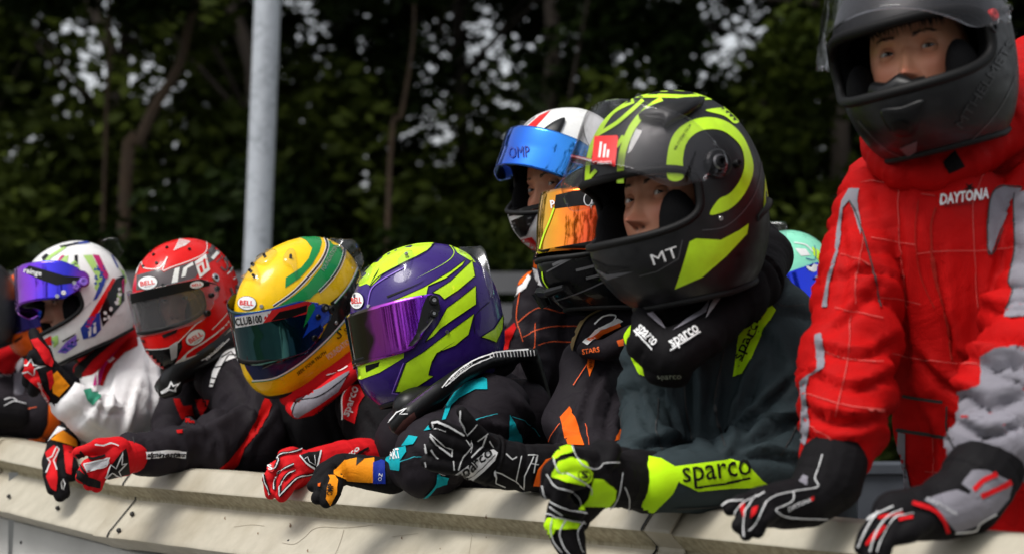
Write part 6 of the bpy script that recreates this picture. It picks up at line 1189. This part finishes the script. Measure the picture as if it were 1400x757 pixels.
for pl in ([(145, 545), (135, 600), (135, 640), (150, 690)], [(135, 640), (190, 600), (260, 612), (330, 605)], [(150, 678), (220, 650), (330, 650)], [(190, 700), (230, 690), (330, 695)], [(185, 640), (180, 720)]): stroke(S, pl, 1.8, MT['stitcho'], 'stitching', 1)
patch(S, [(75, 700), (100, 665), (128, 640), (132, 655), (115, 690), (110, 715), (78, 715)], MT['fred'], 'underarm_panel')
NB = soft('collar', M_, [([(742, 355, 3.56, .018), (750, 385, 3.55, .020), (775, 400, 3.54, .024), (830, 400, 3.56, .03)], .003, 'ring'), ([(770, 380, 3.62, .05), (800, 380, 3.66, .06)], .003, 'ring')], MT['fcharcoal'], vox=.005, seed=19)
NB.crop = (640, 120, 1.992); patch(NB, [(182, 470), (205, 480), (205, 500), (180, 488)], MT['forange'], 'collar_patch'); patch(NB, [(178, 490), (206, 502), (205, 540), (180, 530)], MT['fwhite'], 'collar_patch')
SKY = mirror('blue_visor', [(0, (.02, .12, .75)), (.4, (.02, .22, .90)), (.75, (.04, .34, .92)), (1, (.05, .42, .92))], (1, 0, 0), 0, 1, .08)
Mh, MV = helmet(M_, (-139.4, 11.4, -3.7, 774, 246.9, 3.55, .822, .947, .955, 1.113), 'road', MT['white'], port=(.086, .180, 70), vis=(.094, .180, 86, 30, SKY, .75, .012), crop=(660, 130, 2.444), label='white full face helmet with red centre stripe and raised blue visor')
ramp(SKY, MV, Mh.o)
patch(Mh, [(130, 137), (150, 105), (190, 70), (228, 52), (205, 78), (175, 110), (160, 140)], MT['red'], 'centre_stripe'); stroke(Mh, [(118, 140), (140, 105), (175, 75)], 4, MT['ltgrey'], 'pinstripe'); scoop(Mh, [(195, 132), (230, 100), (268, 82), (275, 90), (262, 120), (248, 140)], MT['plastic'], .006)
patch(Mh, [(96, 420), (130, 406), (178, 390), (180, 400), (158, 440), (145, 470), (127, 476), (110, 456)], MT['plastic'], 'chin_vent', 2); patch(Mh, [(118, 415), (140, 405), (150, 462), (130, 470)], MT['ink'], 'vent_slot', 4)
for p_ in ([(98, 432), (112, 426)], [(102, 444), (115, 440)], [(152, 412), (164, 408)], [(152, 432), (162, 428)]): stroke(Mh, p_, 5, MT['inkg'], 'vent_fin', 5, False)
patch(Mh, [(128, 482), (165, 474), (186, 505), (184, 520), (150, 524)], MT['red'], 'centre_stripe', 2); patch(Mh, [(82, 395), (150, 372), (238, 350), (235, 362), (150, 388), (84, 408)], MT['rubber'], 'lip', 2)
if MV: MV.crop = (660, 130, 2.444); text(MV, 'OMP', (122, 192), 70, 38, 4, MT['dkblue'])
head(M_, (-137.9, 2.1, 9.8, 780, 275, 3.57, .90), (25, 0), (.74, .35, .21), inside=((-139.4, 11.4, -3.7, 774, 246.9, 3.55, .822, .947, .955, 1.113), 'road'))

# ===== black helmet with orange visor
N_ = person(840, 660, 3.25, 'driver in black suit with orange flashes and black helmet with amber visor')
S = soft('body', N_, [([(822, 510, 3.10, .058), (800, 570, 3.02, .058), (815, 625, 2.94, .050)], .009, 'diag'), ([(815, 632, 2.92, .046), (780, 640, 2.90, .040), (745, 640, 2.90, .033)], .006, 'ring'), ([(845, 520, 3.2, .07), (850, 640, 3.25, .10), (860, 780, 3.3, .11)], .006, 'diag'), ([(900, 520, 3.22, .06), (900, 640, 3.22, .06)], .005, 'ring')], MT['fcharcoal'], legs=(860, 800, 3.35), seed=20, creases=[([(832, 498), (812, 540), (798, 590)], 0.008, 6), ([(850, 520), (838, 560), (832, 610)], 0.007, 6), ([(795, 540), (778, 580), (765, 612)], 0.007, 6), ([(815, 480), (845, 500), (870, 500)], 0.005, 5)])
S.crop = (720, 380, 2.009)
patch(S, [(92, 382), (118, 352), (130, 375), (158, 460), (112, 458)], MT['forange'], 'sleeve_flash'); patch(S, [(285, 380), (288, 410), (262, 440), (240, 448), (258, 405)], MT['forange'], 'sleeve_flash')
for pl in ([(165, 400), (170, 460)], [(52, 478), (70, 430), (92, 400)], [(130, 295), (165, 240)]): stroke(S, pl, 2, MT['stitcho'], 'stitching')
patch(S, [(165, 240), (170, 212), (188, 210), (185, 240), (172, 272)], MT['forange'], 'shoulder_mark'); text(S, 'sparco', (177, 232), 40, 10, 80, MT['ink'])
S.crop = (560, 540, 4.733); 
NB = soft('neck_brace', N_, [([(795, 470, 3.06, .016), (808, 450, 3.04, .020), (835, 436, 3.02, .024), (870, 440, 3.02, .026)], 0, 'ring'), ([(800, 478, 3.02, .014), (830, 478, 2.99, .018), (865, 460, 2.97, .02)], 0, 'ring'), ([(820, 455, 3.06, .03), (860, 450, 3.06, .03)], 0, 'ring')], MT['fcharcoal'], vox=.0045, seed=21, low=0, label='black neck brace with tan edge and red and white emblem')
NB.crop = (720, 380, 2.009); stroke(NB, [(125, 195), (140, 150), (165, 110), (210, 85), (245, 78)], 9, mat('tan_webbing', (.22, .15, .06), .8), 'webbing', 2)
patch(NB, [(155, 178), (190, 140), (250, 110), (265, 118), (210, 150), (170, 185)], MT['inkw'], 'emblem', 2); patch(NB, [(165, 172), (205, 140), (255, 122), (260, 130), (212, 150), (178, 176)], MT['inko'], 'emblem', 3); stroke(NB, [(190, 125), (215, 105), (245, 105), (225, 130), (200, 135)], 4, MT['inkw'], 'emblem', 4); text(NB, 'STARS', (180, 198), 48, 12, 8, MT['inko'], bold=.02); patch(NB, [(250, 172), (268, 165), (270, 182), (255, 185)], MT['inko'], 'mark', 3)
AMB = mirror('amber_visor', [(0, (.88, .50, .01)), (.10, (.92, .48, .01)), (.30, (.92, .22, .01)), (.45, (.85, .09, .01)), (1, (.8, .07, .01))], (1, 0, 0), 0, 1, .09)
Nh, NV = helmet(N_, (-149.5, -1, 3.3, 833.2, 328.5, 3.05, .771, .992, .935, 1.09), 'road', MT['black'], port=(.088, .182, 64), vis=(.100, .214, 84, 0, AMB, .6, .008), crop=(660, 130, 2.444), label='black helmet with amber mirrored visor and camera bracket')
ramp(AMB, NV, Nh.o)
if NV:
    NV.crop = (660, 130, 2.444)
    patch(NV, [(245, 335), (300, 322), (400, 310), (400, 368), (320, 370), (240, 380)], MT['ink'], 'sun_strip', 1); text(NV, 'P', (236, 365), 15, 26, 8, MT['inkw'], bold=.03); stroke(NV, ell((352, 350), 13, 20, 0), 3, MT['inkw'], 'logo', 3); stroke(NV, [(240, 378), (225, 420), (205, 470), (192, 515)], 5, MT['neon'], 'edge', 2)
    patch(NV, [(188, 520), (250, 508), (400, 482), (400, 540), (190, 560)], MT['ink'], 'lower_strip', 1)
for p_ in ([(235, 568), (285, 545)], [(312, 585), (372, 570)], [(345, 612), (390, 600)]): stroke(Nh, p_, 9, MT['inkg'], 'vent_slot', 3, False)
stroke(Nh, [(215, 590), (300, 545), (400, 510)], 5, MT['inkg'], 'edge', 2); stroke(Nh, [(200, 590), (205, 620), (225, 650)], 4, MT['neon'], 'edge', 2); stroke(Nh, [(225, 690), (320, 660), (410, 620)], 5, MT['greymat'], 'edge', 2)
bq = [Nh.at(*Nh.px(p), .012) for p in ((190, 660), (235, 645), (280, 630))]
V, Fc = tube(bq, [.009, .007, .005], 8); mk('camera_bracket', V, Fc, MT['plastic'], Nh.o, False)
V, Fc = tube([Nh.at(*Nh.px((188, 655)), .014), Nh.at(*Nh.px((205, 710)), .016)], [.011, .009], 10); mk('camera_mount', V, Fc, MT['plastic'], Nh.o, False); knob(Nh, (200, 700), 14, MT['plastic'], .026, 'mount_screw')
gN = glove(N_, [[(768, 640, 2.895, .038), (752, 640, 2.89, .035), (720, 640, 2.86, .034), (695, 636, 2.85, .034)], [(695, 636, 2.85, .034), (670, 628, 2.84, .036), (650, 620, 2.83, .034)]],
    [[(655, 605, 2.82), (625, 592, 2.80), (602, 582, 2.79), (594, 580, 2.79)], [(645, 615, 2.81), (615, 606, 2.79), (596, 598, 2.78)], [(642, 626, 2.81), (612, 622, 2.79), (590, 612, 2.78)], [(645, 636, 2.81), (618, 638, 2.79), (592, 634, 2.78), (583, 630, 2.78)], [(672, 612, 2.82, .012), (650, 590, 2.80, .011), (638, 572, 2.79, .009), (631, 562, 2.79, .008)]], MT['fblack'], .0115, crop=(560, 540, 4.733), seed=27, label='black glove with white scratch graphics pointing left along the rail, thumb raised')
patch(gN, [(270, 520), (380, 450), (480, 370), (540, 348), (568, 370), (550, 420), (480, 490), (400, 555), (340, 550)], MT['fwhite'], 'back_panel', 1); text(gN, 'sparco', (425, 455), 270, 70, 38, MT['ink'], bold=.02, layer=4); stroke(gN, [(360, 545), (470, 465), (550, 385)], 6, MT['ink'], 'underline', 4, False)
for pl, ww in (([(145, 180), (180, 175), (250, 205), (350, 260)], 10), ([(150, 185), (155, 215), (230, 230)], 7), ([(140, 265), (190, 340), (265, 390)], 10), ([(140, 255), (230, 330), (275, 345), (270, 395)], 6), ([(105, 320), (115, 370)], 10), ([(140, 350), (185, 415)], 9), ([(100, 430), (110, 460)], 8), ([(360, 290), (385, 330), (405, 280), (395, 370)], 6), ([(330, 100), (335, 160), (360, 200), (375, 260), (430, 190)], 7), ([(340, 180), (365, 210)], 6), ([(490, 260), (470, 330), (400, 400)], 9), ([(440, 290), (500, 250)], 7), ([(310, 480), (340, 400), (400, 330)], 8), ([(280, 430), (285, 480)], 7), ([(510, 295), (540, 340)], 6), ([(620, 380), (660, 415), (690, 400)], 8), ([(720, 395), (700, 480), (685, 550), (590, 500), (555, 490)], 6), ([(685, 550), (740, 600), (742, 520), (800, 400)], 7), ([(760, 390), (820, 390), (800, 500)], 6), ([(780, 440), (830, 450)], 5), ([(555, 480), (560, 560), (620, 585)], 7), ([(190, 495), (260, 515)], 5)): stroke(gN, pl, ww, MT['pipe'], 'scratch_mark', 2, False)

patch(gN, [(822, 480), (870, 420), (915, 405), (915, 500), (900, 580), (795, 578)], MT['forange'], 'cuff_band', 4); text(gN, 'IS', (868, 490), 60, 34, 80, MT['inkw'], layer=7)
# ===== small mint helmet glimpsed behind
T_ = person(1090, 660, 3.9, 'driver in mint green helmet glimpsed between the teal suit and red suit')
S = soft('body', T_, [([(1080, 520, 3.85, .10), (1085, 760, 3.9, .12)], .005, 'long'), ([(1080, 440, 3.8, .05), (1080, 480, 3.8, .06)], .003, 'ring')], MT['fcharcoal'], legs=(1085, 780, 3.95), seed=22)
CB = mirror('cobalt_visor', [(0, (.01, .03, .75)), (1, (.01, .05, .85))], (1, 0, 0), 0, 1, .1)
Th, TV = helmet(T_, (-128, 12, 14, 1078, 392, 3.75, .78, 1.0, .9, .96), 'kart', MT['mint'], port=(.088, .160, 62), vis=(.078, .168, 84, 0, CB, .3, .008), crop=(1040, 290, 4.73), label='mint green helmet with cobalt blue visor')
ramp(CB, TV, Th.o)
patch(Th, [(330, 225), (375, 250), (405, 300), (380, 320), (340, 280)], MT['lime'], 'graphic'); stroke(Th, [(345, 220), (355, 270), (345, 310), (290, 300)], 5, MT['dkblue'], 'pinstripe'); stroke(Th, [(215, 200), (290, 215), (335, 260)], 7, MT['inkw'], 'graphic'); patch(Th, [(220, 235), (290, 240), (320, 280), (260, 285)], MT['white'], 'graphic'); patch(Th, [(390, 410), (420, 400), (420, 600), (385, 620), (400, 520)], MT['ink'], 'graphic')
if TV:
    TV.crop = (1040, 290, 4.73); patch(TV, [(215, 285), (290, 318), (330, 350), (345, 375), (280, 345), (210, 305)], MT['ink'], 'sun_strip', 1); patch(TV, ell((325, 355), 42, 26, -35), MT['inkw'], 'emblem', 3)
    for c_ in ((375, 415), (405, 400), (355, 425)): knob(TV, c_, 13, MT['steel'], .006)
fin(Th, [(-20, 70), (60, 62), (160, 66), (162, 105)], [(-20, 200), (60, 190), (150, 200), (160, 210)], MT['spoiler'], lift=.0)
